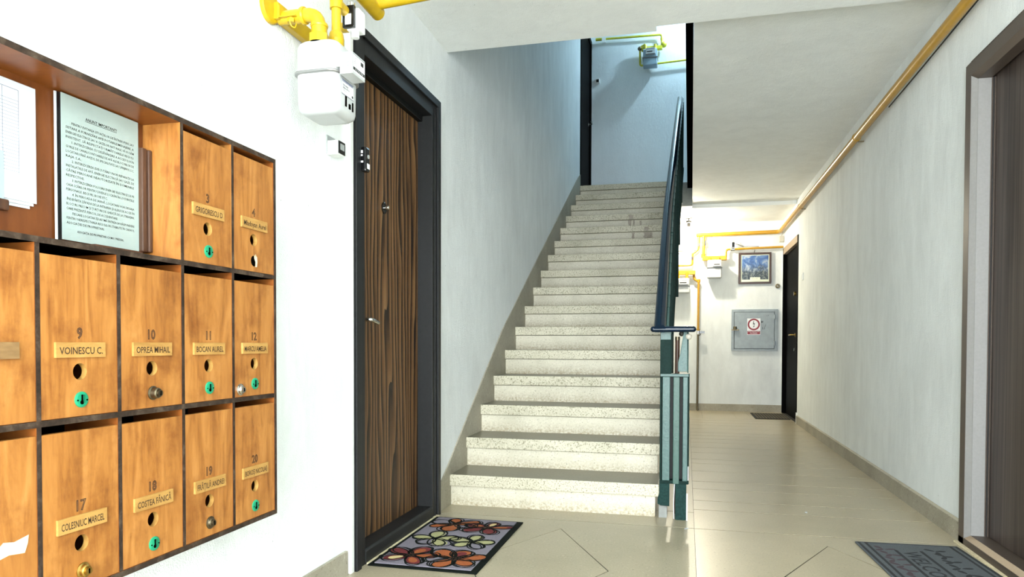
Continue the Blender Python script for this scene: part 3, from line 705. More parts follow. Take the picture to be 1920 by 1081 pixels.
obj('side_branch', B().tube([(-1.1, 2.10, 1.972), (-1.1, 2.27, 1.972), (-1.19, 2.29, 1.985)], .017, 'gas_yellow', .03, 16), pB_)
brk = thing('meter_bracket', (-1.235, 2.05, 1.9), 'yellow steel mounting bracket on the wall behind the large white meter', 'bracket')
obj('bar', B().box((-1.246, 1.955, 1.875), (-1.222, 2.205, 1.925), 'gas_yellow'), brk, bevel=.002)
obj('end_plate', B().lathe((-1.249, 1.945, 1.905), (1, 0, 0), [(.048, 0), (.048, .008), (.044, .012), (.030, .012), (.0001, .013)], 'gas_yellow', 26), brk)
obj('clip', B().box((-1.222, 1.955, 1.878), (-1.165, 1.995, 1.882), 'gas_yellow').box((-1.222, 1.955, 1.878), (-1.218, 1.995, 1.915), 'gas_yellow'), brk, bevel=.001)
obj('bolt', B().lathe((-1.185, 1.965, 1.862), (0, 0, 1), [(.012, 0), (.012, .012), (.006, .012), (.006, .022)], 'gas_yellow', 6, False).tube([(-1.183, 1.953, 1.866), (-1.180, 1.957, 1.848), (-1.172, 1.968, 1.845), (-1.172, 1.975, 1.862)], .002, 'gas_yellow', .006, 8), brk)
dv = thing('pressure_regulator', (-1.1, 2.17, 1.9), 'white regulator with a black labelled front beside the yellow upright pipe, above the left meter', 'regulator')
obj('body', B().box((-1.100, 2.165, 1.915), (-1.056, 2.215, 1.985), 'plastic_white'), dv, bevel=.004)
obj('front', B().box((-1.108, 2.150, 1.918), (-1.066, 2.165, 1.990), 'plastic_black'), dv, bevel=.003)
q = B(); quad(q, '-y', (-1.087, 2.1495, 1.944), .022, .034, 'label_white'); text(q, 'GN 20', (-1.087, 2.149, 1.952), '-y', 'ink_grey', height=.005, res=1); text(q, '2017', (-1.087, 2.149, 1.940), '-y', 'ink_grey', height=.005, res=1); obj('label', q, dv)
obj('cap', B().cyl((-1.078, 2.185, 1.895), (-1.078, 2.185, 1.915), .013, 'plastic_white'), dv)
obj('fitting', B().cyl((-1.09, 2.18, 1.985), (-1.09, 2.18, 2.01), .012, 'chrome'), dv)
pC = thing('gas_pipe', (-1.17, 2.3, 2.16), 'thick yellow pipe along the wall above the walnut door, turning across the ceiling', 'pipe')
obj('wall_run', B().tube([(-1.17, 2.0, 2.165), (-1.17, 2.565, 2.158)], .027, 'gas_yellow', .04, 22), pC)
obj('end_cap', B().lathe((-1.17, 2.56, 2.158), (0, 1, 0), [(.0275, 0), (.0275, .006), (.020, .016), (.0001, .020)], 'gas_yellow', 22), pC)
obj('cross_run', B().tube([(-1.16, 2.53, 2.178), (1.126, 2.53, 2.335)], .0235, 'gas_yellow', .04, 20), pC)
# ================================================================== RIGHT DOOR
d2 = thing('door_2', (1.22, 3.0, 0), kind='structure')
GX = 1.186
f2 = B()
f2.box((GX, 3.463, .0), (1.40, 3.523, 2.10), 'frame_brown'); f2.box((GX, 2.42, .0), (1.40, 2.48, 2.10), 'frame_brown'); f2.box((GX, 2.48, 2.04), (1.40, 3.463, 2.10), 'frame_brown')
obj('frame', f2, d2, bevel=.002)
r2 = B()
r2.prism([(GX+.001, 3.4635), (1.206, 3.440), (1.206, 3.463)], 'z', .03, 2.04, 'frame_mauve')
r2.box((1.206, 3.437, .03), (1.256, 3.463, 2.04), 'frame_mauve'); r2.box((1.206, 2.48, .03), (1.256, 2.506, 2.04), 'frame_mauve')
r2.prism([(GX+.001, 2.0405), (1.206, 2.018), (1.256, 2.018), (1.256, 2.0405)], 'y', 2.48, 3.463, 'frame_brown')
obj('reveal', r2, d2, label='mauve-grey inner reveal')
s2 = B()
for k, x in enumerate((1.256, 1.261, 1.266)): s2.box((x, 3.434-k*.003, .05), (x+.004, 3.463, 2.018), 'frame_brown' if k != 1 else 'rubber')
obj('seal', s2, d2)
obj('leaf', B().box((1.269, 2.48, .055), (1.31, 3.463, 2.035), 'dark_leaf_wood'), d2, label='dark brown striped door leaf')
t2 = B(); t2.box((GX, 2.42, .006), (1.215, 3.523, .034), 'frame_brown'); t2.prism([(GX+.002, .0345), (1.206, .052), (1.206, .034)], 'y', 2.48, 3.462, 'frame_beige'); t2.box((1.206, 2.48, .034), (1.40, 3.462, .053), 'frame_brown')
obj('threshold', t2, d2)
obj('handle', B().lathe((1.269, 2.60, 1.0), (-1, 0, 0), [(.024, 0), (.024, .006), (.0001, .006)], 'brass_dark', 18).tube([(1.269, 2.60, 1.0), (1.215, 2.60, 1.0), (1.212, 2.70, 1.0)], .009, 'brass_dark', .02), d2)
obj('trim_5', B().box((1.17, 2.42, -.003), (1.2, 3.53, .006), 'cream_strip'), kind='structure', bevel=.002)
# ================================================================== FAR DOOR
d3 = thing('door_3', (1.22, 9.0, 0), kind='structure')
f3 = B(); f3.box((1.197, 8.40, 0), (1.40, 8.45, 2.10), 'black_paint'); f3.box((1.197, 9.60, 0), (1.40, 9.65, 2.10), 'black_paint'); f3.box((1.197, 8.45, 2.02), (1.40, 9.60, 2.10), 'frame_beige')
obj('frame', f3, d3, bevel=.002)
obj('leaf', B().box((1.235, 8.45, .01), (1.28, 9.60, 2.02), 'black_paint'), d3, label='black door leaf')
h3 = B().lathe((1.235, 8.80, .99), (-1, 0, 0), [(.022, 0), (.022, .005), (.0001, .005)], 'brass', 14).tube([(1.235, 8.80, .99), (1.185, 8.80, .99), (1.182, 8.93, .99)], .008, 'brass', .02)
h3.lathe((1.235, 8.80, .82), (-1, 0, 0), [(.018, 0), (.018, .012), (.0001, .014)], 'chrome', 14); h3.lathe((1.235, 8.80, 1.47), (-1, 0, 0), [(.022, 0), (.022, .02), (.0001, .022)], 'brass', 14)
obj('handle', h3, d3)
obj('trim_6', B().box((1.193, 8.365, 0), (1.205, 8.40, .12), 'plastic_white'), kind='structure')
# ================================================================== RAILING
rl = thing('stair_railing', (-.06, 3.62, 0), 'dark green metal stair railing with a blue-black handrail and boxed end post', 'railing')
HP = [(-.1265, 3.56, .955), (-.134, 5.1, 1.825), (-.113, 6.8, 2.785), (-.090, 8.42, 3.705)]
sect = [(-.028, -.012), (-.024, -.020), (.024, -.020), (.028, -.012), (.028, .008), (.018, .020), (-.018, .020), (-.028, .008)]
obj('handrail', B().tube(HP, .03, 'rail_black', .3, 12, sect), rl)
nb = B(); nb.tube([(-.158, 3.575, .953), (.034, 3.575, .953)], .0145, 'rail_black', n=14); nb.sphere((-.158, 3.575, .953), .0145, 'rail_black'); nb.sphere((.034, 3.575, .953), .0145, 'rail_black')
obj('end_bar', nb, rl)
YN = 3.62
obj('newel_post', B().box((-.125, YN, .732), (-.072, YN+.05, .900), 'green_paint').box((-.125, YN-.002, .900), (-.072, YN+.052, .945), 'green_light').box((-.072, YN+.002, .732), (-.0685, YN+.05, .93), 'green_mid'), rl, bevel=.003)
obj('tapered_post', B().prism([(-.038, .742), (.007, .742), (.007, .94), (-.012, .94), (-.018, .90), (-.028, .83), (-.038, .79)], 'y', YN+.004, YN+.03, 'green_light').box((.007, YN+.004, .735), (.013, YN+.04, .94), 'green_paint'), rl, bevel=.002)
obj('knuckle', B().sphere((.012, YN+.012, .917), .016, 'junction_grey').sphere((-.022, YN+.012, .931), .013, 'lamp_dark'), rl)
for x0, x1, m in ((-.113, -.0755, 'green_light'), (-.060, -.029, 'green_mid'), (-.0132, .0105, 'green_light')):
    obj('newel_bar', B().box((x0, YN-.006, .196 if m != 'green_mid' else .18), (x1, YN+.008, .716), m), rl, bevel=.003)
fb2 = B(); fb2.box((-.125, YN+.006, .18), (-.116, YN+.045, .732), 'green_paint'); fb2.box((.0125, YN+.006, .18), (.0185, YN+.045, .732), 'green_paint')
fb2.box((-.125, YN-.003, .716), (.016, YN+.045, .732), 'green_light'); fb2.box((-.125, YN-.004, .18), (.016, YN+.045, .197), 'green_paint'); fb2.box((-.125, YN+.036, .197), (.016, YN+.045, .716), 'anthracite_dark')
obj('newel_box', fb2, rl, bevel=.002)
obj('foot_plate', B().prism([(-.125, .18), (-.0755, .18), (-.0755, .066), (-.118, .068), (-.134, .076), (-.134, .10), (-.125, .13)], 'y', YN-.002, YN+.02, 'green_foot'), rl, bevel=.002)
obj('foot_plate', B().box((-.047, YN-.004, .0), (.007, YN+.02, .18), 'green_foot'), rl, bevel=.003)
obj('side_strip', B().box((.0072, YN-.006, .0), (.0135, YN-.001, .135), 'plastic_white').box((.0130, YN-.003, .20), (.0165, YN+.002, .27), 'plastic_white'), rl)
obj('cord', B().tube([(-.053, YN+.018, .0), (-.055, YN+.018, .08), (-.051, YN+.018, .18)], .0022, 'label_white', .02, 8), rl)
obj('base_block', B().box((-.128, YN+.03, .0), (-.088, YN+.12, .075), 'concrete'), rl)
def hz(y):
    for (a, b_) in zip(HP, HP[1:]):
        if y <= b_[1] or b_ is HP[-1]:
            t = (y-a[1])/(b_[1]-a[1]); return a[0]+(b_[0]-a[0])*t, a[2]+(b_[2]-a[2])*t
first = None
for k in range(36):
    y = 3.80 + k*.128; x, z = hz(y); x = x+.033
    if first is None:
        first = obj('baluster', B().box((x-.016, y-.006, z-.80), (x+.014, y+.006, z-.018), 'green_paint'), rl); o0 = Vector((x, y, z)); c_ = first
    else: c_ = inst(first, Vector((x, y, z))-o0, rl)
RP = [(p[0]+.033, p[1], p[2]-.80) for p in HP]; flat = [(-.018, -.005), (.018, -.005), (.018, .005), (-.018, .005)]
RP[0] = (RP[0][0], 3.66, hz(3.66)[1]-.80)
obj('lower_rail', B().tube(RP, .02, 'green_paint', .3, 12, flat), rl)
RT = [(p[0]+.036, p[1]+.07, p[2]+.012) for p in HP]
obj('upper_rail', B().tube(RT, .02, 'green_light', .3, 12, [(-.006, -.016), (.006, -.016), (.006, .010), (-.006, .010)]), rl)
for y, xr in ((4.75, -.079), (5.85, -.0625), (6.82, -.060), (7.85, -.050)):
    x, z = hz(y); obj('post', B().box((x+.012, y-.012, z-.99), (xr, y+.012, z-.018), 'green_paint'), rl, bevel=.002)
x, z = hz(8.36); obj('post', B().box((x-.02, 8.36, z-.95), (x+.02, 8.40, z-.018), 'green_paint'), rl, bevel=.002)
rod = thing('wooden_rod', (-.044, 3.76, 0), 'brown wooden rod with a metal tip standing behind the end post of the stair railing', 'rod')
obj('shaft', B().cyl((-.046, 3.76, .0), (-.043, 3.76, .90), .0115, 'dark_strip_wood', 16), rod)
obj('tip', B().cyl((-.043, 3.76, .90), (-.043, 3.76, .918), .0125, 'brass_dark', 16), rod)
# railing and fascia of the floor above, seen edge-on
ul = thing('landing_railing', (.0, 5.6, HC), 'black railing and edge board of the upper landing seen end-on beside the sloping corridor ceiling', 'railing')
obj('edge_board', B().prism([(-.016, 3.56), (.022, 3.56), (.052, 7.65), (.0, 7.65)], 'z', HC-.002, Z2+.02, 'fascia_black'), ul)
obj('upper_handrail', B().prism([(-.016, 3.62), (.022, 3.62), (.052, 8.30), (.0, 8.30)], 'z', Z2+.92, Z2+.97, 'fascia_black'), ul)
f_ = None
for k in range(42):
    y = 3.68 + k*.11; t = (y-3.56)/4.1; x0 = -.016+.016*t; x1 = .022+.03*t
    if f_ is None: f_ = obj('baluster', B().box((x0, y-.008, Z2), (x1, y+.008, Z2+.93), 'fascia_black'), ul); ox = Vector(((x0+x1)/2, y, 0))
    else: inst(f_, Vector(((x0+x1)/2, y, 0))-ox, ul)
# ================================================================== RIGHT PIPE AND BACK-WALL GAS INSTALLATION
pR = thing('gas_pipe', (1.155, 6.5, 2.35), 'long yellow pipe under the ceiling along the right wall, turning onto the far wall', 'pipe')
obj('run', B().tube([(1.155, 1.2, 2.335), (1.155, 4.0, 2.345), (1.155, 9.63, 2.318), (.13, 9.63, 2.308)], .0255, 'gas_ochre', .07, 20), pR)
for y, z in ((5.45, 2.338), (7.95, 2.326)):
    obj('clamp', B().lathe((1.155, y-.012, z), (0, 1, 0), [(.028, 0), (.0295, .004), (.0295, .02), (.028, .024)], 'gas_ochre', 20).box((1.165, y-.006, z-.034), (XR-.0015, y+.006, z-.026), 'brass_dark'), pR)
obj('end_cap', B().lathe((.13, 9.63, 2.308), (-1, 0, 0), [(.026, 0), (.018, .012), (.0001, .015)], 'gas_ochre', 18), pR)
cbz = B().tube([(1.198, 1.6, 2.356), (1.198, 3.4, 2.350), (1.197, 4.25, 2.338), (1.186, 4.75, 2.322)], .0035, 'cable_black', .1, 8)
obj('cable', cbz, None, 'thin dark cable along the right wall just below the long yellow pipe', 'cable')
def bk(x, z, Y=9.63): k = Y/9.69; return (x*k, Y, .88+(z-.88)*k)
def gas_tube(b, pts, r, mat='gas_ochre', Y=9.63, bend=None): return b.tube([bk(p[0], p[1], Y if len(p) == 2 else p[2]) for p in pts], r, mat, bend, 14)
p3 = thing('gas_pipe', bk(.21, 2.3), 'yellow pipe dropping from the long pipe to the manifold of the meter below the picture\'s left', 'pipe')
p3['label'] = 'yellow down pipe from the long ceiling pipe to the meter nearest the mountain picture'
obj('drop', gas_tube(B(), [(.213, 2.31), (.213, 2.02)], .020), p3); obj('valve', B().box((.222, 9.60, 2.17), (.236, 9.62, 2.23), 'cable_black'), p3)
obj('collar', B().lathe(bk(.213, 2.015), (0, 0, 1), [(.028, 0), (.028, .05)], 'gas_ochre', 16), p3)
p4 = thing('gas_pipe', bk(.9, 2.12), 'thin yellow pipe running above the mountain picture to the corner of the right wall', 'pipe')
obj('run', gas_tube(B(), [(.500, 2.02), (.500, 2.118), (1.205, 2.132)], .0145, bend=.035), p4)
obj('fitting', B().lathe(bk(.555, 2.118), (1, 0, 0), [(.022, 0), (.022, .05)], 'chrome', 16), p4)
vb = B(); vb.box((.568, 9.60, 2.135), (.600, 9.63, 2.20), 'plastic_black'); vb.cyl((.584, 9.615, 2.20), (.584, 9.615, 2.222), .006, 'brass'); vb.tube([(.600, 9.61, 2.18), (.65, 9.60, 2.165), (.70, 9.60, 2.138), (.9, 9.612, 2.136)], .0035, 'cable_black', .03, 8)
va = obj('shutoff_valve', vb, None, 'black electric shut-off valve on the thin yellow pipe left above the mountain picture', 'valve')
def far_meter(x0, x1, zb, bx0, bx1, zbar, lab, cx0, cx1, zc0, zc1):
    t = thing('gas_meter', bk(x0, zb, 9.58), lab, 'gas meter')
    def P(x, z, Y): k = Y/9.69; return (x*k, z_(z, k))
    def z_(z, k): return .88+(z-.88)*k
    k = 9.52/9.69; X0, X1 = x0*k, x1*k
    zf = z_(zc0-.012, k)
    b = B().box((X0, 9.52, z_(zb, k)), (X1, 9.66, zf-.004), 'meter_white'); obj('body', b, t, bevel=.016, seg=3)
    obj('upper_body', B().box((X0+.004, 9.525, zf+.002), (X1-.004, 9.655, zf+.10), 'meter_white'), t, bevel=.018, seg=3)
    obj('flange', B().box((X0-.008, 9.512, zf-.004), (X1+.008, 9.668, zf+.003), 'meter_band'), t, bevel=.002)
    c = B().box((cx0*k, 9.49, z_(zc0, k)), (cx1*k, 9.53, z_(zc1, k)), 'meter_white'); obj('counter_box', c, t, bevel=.003)
    q = B(); q.box((cx0*k+.012, 9.4885, z_(zc0, k)+.018), (cx1*k-.02, 9.4895, z_(zc0, k)+.030), 'ink_black'); q.box((cx0*k+.006, 9.4885, z_(zc1, k)-.008), (cx1*k-.012, 9.4895, z_(zc1, k)-.006), 'ink_grey')
    obj('register', q, t)
    for xx in (X0+.035, X1-.035): obj('union', B().lathe((xx, 9.59, zf+.095), (0, 0, 1), [(.026, 0), (.026, .02), (.018, .022), (.018, max(.03, z_(zbar, k)-zf-.09))], 'gas_ochre', 14), t)
    obj('manifold', B().box((bx0*k, 9.585, z_(zbar-.030, k)), (bx1*k, 9.64, z_(zbar+.030, k)), 'gas_ochre'), t, bevel=.012, seg=3)
    return t
far_meter(.262, .446, 1.752, .200, .515, 2.018, 'small white gas meter on the far wall nearest the mountain picture', .335, .440, 1.900, 1.985)
far_meter(-.147, .040, 1.560, -.25, .115, 1.833, 'small white gas meter on the far wall just right of the stair railing', -.099, .020, 1.668, 1.730)
p5 = thing('gas_pipe', bk(.155, .9), 'yellow pipe going down the far wall to the floor right of the stair railing', 'pipe')
obj('down_pipe', gas_tube(B(), [(.095, 1.82), (.095, 1.735), (.156, 1.71), (.154, 1.05)], .0155, bend=.03), p5)
obj('lower_pipe', gas_tube(B(), [(.154, 1.05), (.150, .02), (.165, -.0)], .0145, 'brass_dark', bend=.015), p5)
obj('collar', B().lathe(bk(.154, 1.062), (0, 0, 1), [(.022, 0), (.022, .02)], 'gas_ochre', 14).lathe(bk(.156, 1.695), (0, 0, 1), [(.022, 0), (.022, .04)], 'gas_ochre', 14), p5)
vv = B(); vv.lathe(bk(.154, 1.005), (0, 0, 1), [(.018, 0), (.020, .01), (.020, .05), (.016, .055)], 'chrome', 14); vv.box((.165, 9.60, 1.02), (.235, 9.625, 1.05), 'plastic_black'); vv.tube([(.19, 9.60, 1.02), (.18, 9.60, 1.0), (.165, 9.61, .99)], .004, 'plastic_black', .01, 8)
obj('shutoff_valve', vv, None, 'black shut-off valve halfway down the floor pipe on the far wall', 'valve')
p6 = thing('gas_pipe', bk(.1, 2.1), 'stepped thin yellow pipe on the far wall next to the pendant bulb', 'pipe')
obj('stepped_run', gas_tube(B(), [(.150, 2.30), (.145, 2.125), (.072, 2.075), (.072, 1.925), (-.40, 1.912)], .0140, bend=.03), p6)
obj('valve', B().box((.145, 9.60, 2.16), (.160, 9.62, 2.20), 'cable_black').box((.062, 9.60, 1.99), (.078, 9.62, 2.03), 'cable_black'), p6)
obj('small_pipe', B().tube([bk(.125, 2.118), bk(-.40, 2.112)], .006, 'brass_dark', n=10), None, 'thin metal pipe running left behind the stair railing on the far wall', 'pipe')
# pendant bulb of the corridor
lp = thing('pendant_lamp', (.012, 9.18, 2.44), 'bare glowing bulb hanging under the far corridor ceiling', 'lamp')
obj('ceiling_plate', B().lathe((.012, 9.18, 2.47), (0, 0, -1), [(.062, 0), (.062, .010), (.045, .018), (.0001, .02)], 'lamp_dark', 22), lp)
obj('socket', B().lathe((.020, 9.18, 2.45), (0, 0, -1), [(.008, 0), (.008, .02), (.034, .026), (.034, .05), (.020, .055), (.020, .10), (.016, .105)], 'lamp_dark', 18), lp)
obj('bulb', B().sphere((.020, 9.18, 2.313), .032, 'bulb_warm', 18, 12), lp)
# picture
pc = thing('picture', bk(.86, 1.66, 9.67), 'square dark-framed mountain photograph on the far wall above the grey electrical box', 'picture')
x0, x1, z0, z1 = .657, 1.060, 1.662, 2.067; YP = 9.665
fbx = B()
for a, b_ in (((x0, z0), (x1, z0+.026)), ((x0, z1-.026), (x1, z1)), ((x0, z0+.026), (x0+.026, z1-.026)), ((x1-.026, z0+.026), (x1, z1-.026))): fbx.box((a[0], YP, a[1]), (b_[0], YB-.002, b_[1]), 'picture_frame')
obj('frame', fbx, pc, bevel=.003)
obj('mount', B().box((x0+.026, YB-.014, z0+.026), (x1-.026, YB-.008, z1-.026), 'picture_mount'), pc)
obj('photograph', B().box((x0+.042, YB-.0155, z0+.056), (x1-.036, YB-.014, z1-.038), 'mountain_print'), pc)
cp = B(); cp.box((.80, YB-.018, z0+.034), (.925, YB-.0156, z0+.085), 'picture_mount'); text(cp, 'MUNȚII BUCEGI', (.855, YB-.0183, z0+.068), '-y', 'ink_black', width=.075, height=.008); obj('caption', cp, pc)
obj('nail', B().tube([(.858, YB, 2.10), (.855, YB-.012, 2.095), (.85, YB-.006, 2.068)], .004, 'lamp_dark', .01, 8), pc)
# electrical box
eb = thing('electrical_box', bk(.86, .79, 9.68), 'grey metal electrical box with a red lightning warning sticker on the far wall', 'electrical box')
x0, x1, z0, z1 = .576, 1.147, .792, 1.333; YE = 9.668; dx0, dx1, dz0, dz1 = .612, 1.101, .824, 1.295
fe = B()
for a, b_ in (((x0, z0), (x1, dz0-.005)), ((x0, dz1+.005), (x1, z1)), ((x0, dz0-.005), (dx0-.005, dz1+.005)), ((dx1+.005, dz0-.005), (x1, dz1+.005))): fe.box((a[0], YE, a[1]), (b_[0], YB, b_[1]), 'box_grey')
fe.box((dx0-.006, YB-.006, dz0-.006), (dx1+.006, YB-.002, dz1+.006), 'hole_dark')
obj('frame', fe, eb, bevel=.002)
ed = obj('door', B().box((dx0, YE-.004, dz0), (dx1, YE+.010, dz1), 'box_grey'), eb, bevel=.002)
sg = B(); scx, ys = .851, YE-.0052
quad(sg, '-y', (scx, ys, 1.108), .162, .212, 'label_white'); ringd(sg, '-y', (scx, ys-.0005, 1.136), .056, .076, 'sign_red', 32)
P = [(-.006, .042), (.002, .044), (.000, .012), (.014, .016), (.004, -.022), (.010, -.020), (-.002, -.042), (-.006, -.018), (.000, -.020), (.004, .004), (-.010, .000)]
sg.add([(scx+p[0], ys-.0006, 1.136+p[1]) for p in P], [tuple(range(len(P)))], 'ink_black')
quad(sg, '-y', (scx, ys-.0005, 1.031), .156, .044, 'sign_red'); text(sg, 'PERICOL DE ELECTROCUTARE', (scx, ys-.0012, 1.043), '-y', 'label_white', width=.140, height=.010); text(sg, 'NU ATINGEȚI', (scx, ys-.0012, 1.025), '-y', 'label_white', width=.085, height=.013)
obj('warning_sign', sg, ed)
gf = B(); gf.box((.945, ys, 1.155), (.953, ys+.001, 1.175), 'ink_black')
for a, b_ in (((.945, 1.185), (.962, 1.160)), ((.945, 1.160), (.947, 1.185)), ((.962, 1.160), (.964, 1.185)), ((.965, 1.10), (.955, 1.10)), ((.960, 1.10), (.960, 1.075)), ((.955, 1.075), (.966, 1.077)), ((.998, 1.135), (.980, 1.085)), ((.976, 1.077), (.990, 1.08)), ((1.01, 1.25), (1.015, 1.247)), ((1.025, 1.25), (1.033, 1.258))):
    gf.tube([(a[0], ys, a[1]), (b_[0], ys, b_[1])], .0018, 'ink_black', n=6)
obj('graffiti', gf, ed)
obj('padlock', B().box((.575, YE-.03, 1.058), (.668, YE-.012, 1.076), 'brass_dark').cyl((.618, YE-.024, 1.068), (.618, YE-.024, 1.11), .022, 'brass_dark'), ed, bevel=.003)
for z in (1.235, .895): obj('hinge', B().cyl((1.106, YE-.006, z-.028), (1.106, YE-.006, z+.028), .009, 'box_grey', 12), ed)
bl = thing('doorbell', (1.14, 9.68, 1.63), 'small round brass bell push on the far wall between the picture and the black door', 'doorbell')
obj('ring', B().lathe((1.141, YB, 1.63), (0, -1, 0), [(.030, 0), (.030, .010), (.022, .018), (.0001, .018)], 'brass_dark', 20), bl); obj('button', B().lathe((1.143, YB-.016, 1.632), (0, -1, 0), [(.009, 0), (.009, .006), (.0001, .008)], 'chrome', 14), bl)
ls = thing('light_switch', (1.2, 8.06, 1.6), 'small white rounded wall switch on the right wall near the far black door', 'switch')
obj('plate', B().box((1.193, 8.03, 1.56), (1.205, 8.09, 1.64), 'plastic_white'), ls, bevel=.006); obj('rocker', B().box((1.189, 8.045, 1.58), (1.194, 8.075, 1.62), 'plastic_white'), ls, bevel=.002)
jb = thing('pipe_bracket', (1.18, 9.6, 2.2), 'grey bracket under the yellow pipe elbow in the far corner', 'bracket')
obj('block', B().box((1.150, 9.59, 2.185), (1.200, 9.66, 2.262), 'junction_grey'), jb, bevel=.004); obj('strap', B().tube([(1.175, 9.63, 2.26), (1.19, 9.63, 2.31), (1.19, 9.62, 2.34)], .006, 'junction_grey', .01, 8), jb)
# ================================================================== UPPER FLOOR
d4 = thing('door_4', (-1.24, 8.9, Z2), kind='structure')
f4 = B(); f4.box((XL-.05, 8.455, Z2), (XL+.012, 8.53, 4.86), 'black_paint'); f4.box((XL-.05, 9.33, Z2), (XL+.012, 9.405, 4.86), 'black_paint'); f4.box((XL-.05, 8.53, 4.79), (XL+.012, 9.33, 4.86), 'black_paint')
obj('frame', f4, d4, bevel=.003); obj('leaf', B().box((XL-.06, 8.53, Z2), (XL-.005, 9.33, 4.79), 'black_paint'), d4, label='black door leaf')
obj('handle', B().lathe((XL-.005, 9.20, 3.72), (1, 0, 0), [(.022, 0), (.022, .006), (.0001, .006)], 'chrome', 14).tube([(XL-.005, 9.20, 3.72), (XL+.05, 9.20, 3.72), (XL+.052, 9.08, 3.715)], .009, 'chrome', .02), d4)
def uk(x, z, Y=9.36): k = Y/9.42; return (x*k, Y, .88+(z-.88)*k)
um = thing('gas_meter', uk(-.48, 4.48), 'blue-grey gas meter high on the upper landing wall above the stairs', 'gas meter')
k = 9.25/9.42; z_ = lambda z: .88+(z-.88)*k
obj('body', B().box((-.572*k, 9.22, z_(4.49)), (-.392*k, 9.36, z_(4.585)), 'meter_grey'), um, bevel=.012, seg=3)
obj('upper_body', B().box((-.572*k, 9.22, z_(4.590)), (-.392*k, 9.36, z_(4.70)), 'meter_grey'), um, bevel=.012, seg=3)
obj('flange', B().box((-.580*k, 9.212, z_(4.582)), (-.384*k, 9.368, z_(4.592)), 'meter_band'), um, bevel=.002)
obj('counter_box', B().box((-.535*k, 9.18, z_(4.618)), (-.415*k, 9.225, z_(4.695)), 'meter_white'), um, bevel=.004)
obj('register', B().box((-.520*k, 9.178, z_(4.640)), (-.450*k, 9.1795, z_(4.652)), 'ink_black').box((-.525*k, 9.178, z_(4.680)), (-.425*k, 9.1795, z_(4.684)), 'ink_grey'), um)
for xx in (-.545, -.42): obj('union', B().lathe((xx*k, 9.29, z_(4.695)), (0, 0, 1), [(.024, 0), (.024, .02), (.017, .022), (.017, .08), (.0001, .085)], 'gas_olive', 14), um)
obj('manifold', B().box((-.60*k, 9.30, z_(4.715)), (-.33*k, 9.36, z_(4.765)), 'gas_olive'), um, bevel=.010, seg=3)
ua = thing('gas_pipe', uk(-.8, 4.88), 'thin yellow-green pipe along the top of the upper landing wall', 'pipe')
obj('run', B().tube([uk(-1.19, 4.893), uk(-.338, 4.875), uk(-.334, 4.755)], .0135, 'gas_olive', .03, 14), ua)
obj('collar', B().lathe(uk(-.334, 4.80), (0, 0, 1), [(.019, 0), (.019, .03)], 'gas_olive', 14), ua); obj('valve_body', B().sphere(uk(-.31, 4.745, 9.33), .040, 'gas_olive'), ua)
obj('start_fitting', B().cyl(uk(-1.19, 4.893), uk(-1.10, 4.891), .019, 'gas_olive').box((-1.10, 9.33, 4.81), (-1.05, 9.37, 4.87), 'plastic_white'), ua)
ub = thing('gas_pipe', uk(-.6, 4.6), 'thin yellow-green pipe looping down left of the blue-grey meter and off behind the upper railing', 'pipe')
obj('loop', B().tube([uk(-.545, 4.77, 9.31), uk(-.612, 4.735, 9.33), uk(-.611, 4.500), uk(.30, 4.535)], .0125, 'gas_olive', .03, 14), ub)
obj('valve', B().sphere(uk(-.615, 4.72, 9.33), .028, 'brass_dark'), ub)
usw = thing('doorbell', (-1.16, 9.4, 4.34), 'tiny white bell with a black face on the upper landing wall', 'doorbell')
obj('plate', B().box((-1.185, 9.395, 4.315), (-1.135, 9.42, 4.375), 'plastic_white'), usw, bevel=.003); obj('face', B().box((-1.177, 9.392, 4.325), (-1.143, 9.3955, 4.363), 'plastic_black'), usw)
ulp = thing('pendant_lamp', (.14, 9.0, 5.2), 'cool bare bulb under the ceiling of the upper landing', 'lamp')
obj('ceiling_plate', B().lathe((.14, 9.02, 5.25), (0, 0, -1), [(.062, 0), (.062, .010), (.045, .018), (.0001, .02)], 'lamp_dark', 22), ulp)
obj('socket', B().lathe((.14, 9.02, 5.23), (0, 0, -1), [(.008, 0), (.008, .02), (.028, .024), (.020, .07)], 'lamp_dark', 18), ulp)
obj('bulb', B().sphere((.14, 9.02, 5.125), .036, 'bulb_cool', 18, 12), ulp)
# ================================================================== MATS
fm = thing('doormat', (-.99, 2.96, 0), 'lilac doormat with black rim and orange, red and cream flowers before the walnut door', 'doormat')
fmx0, fmx1, fmy0, fmy1 = -1.218, -.768, 2.562, 3.362
obj('rubber_base', B().box((fmx0, fmy0, .0005), (fmx1, fmy1, .006), 'mat_black'), fm, bevel=.002)
obj('pile', B().box((fmx0+.020, fmy0+.022, .006), (fmx1-.028, fmy1-.020, .0095), 'mat_lilac'), fm, bevel=.002)
def stroke(b, pts, wd, z, mat):
    V = []; n = len(pts)
    for i, p in enumerate(pts):
        a = pts[max(i-1, 0)]; c = pts[min(i+1, n-1)]; dx, dy = c[0]-a[0], c[1]-a[1]; L = math.hypot(dx, dy) or 1
        V += [(p[0]-dy/L*wd/2, p[1]+dx/L*wd/2, z), (p[0]+dy/L*wd/2, p[1]-dx/L*wd/2, z)]
    b.add(V, [(2*i, 2*i+1, 2*i+3, 2*i+2) for i in range(n-1)], mat)
def petal(cx, cy, ang, L, W, n=18, off=0):
    out = []
    for i in range(n+1):
        t = 2*math.pi*i/n; u = L/2*(1-math.cos(t)) + off; v = W/2*math.sin(t)*(1-.25*math.cos(t))
        out.append((cx+u*math.cos(ang)-v*math.sin(ang), cy+u*math.sin(ang)+v*math.cos(ang)))
    return out
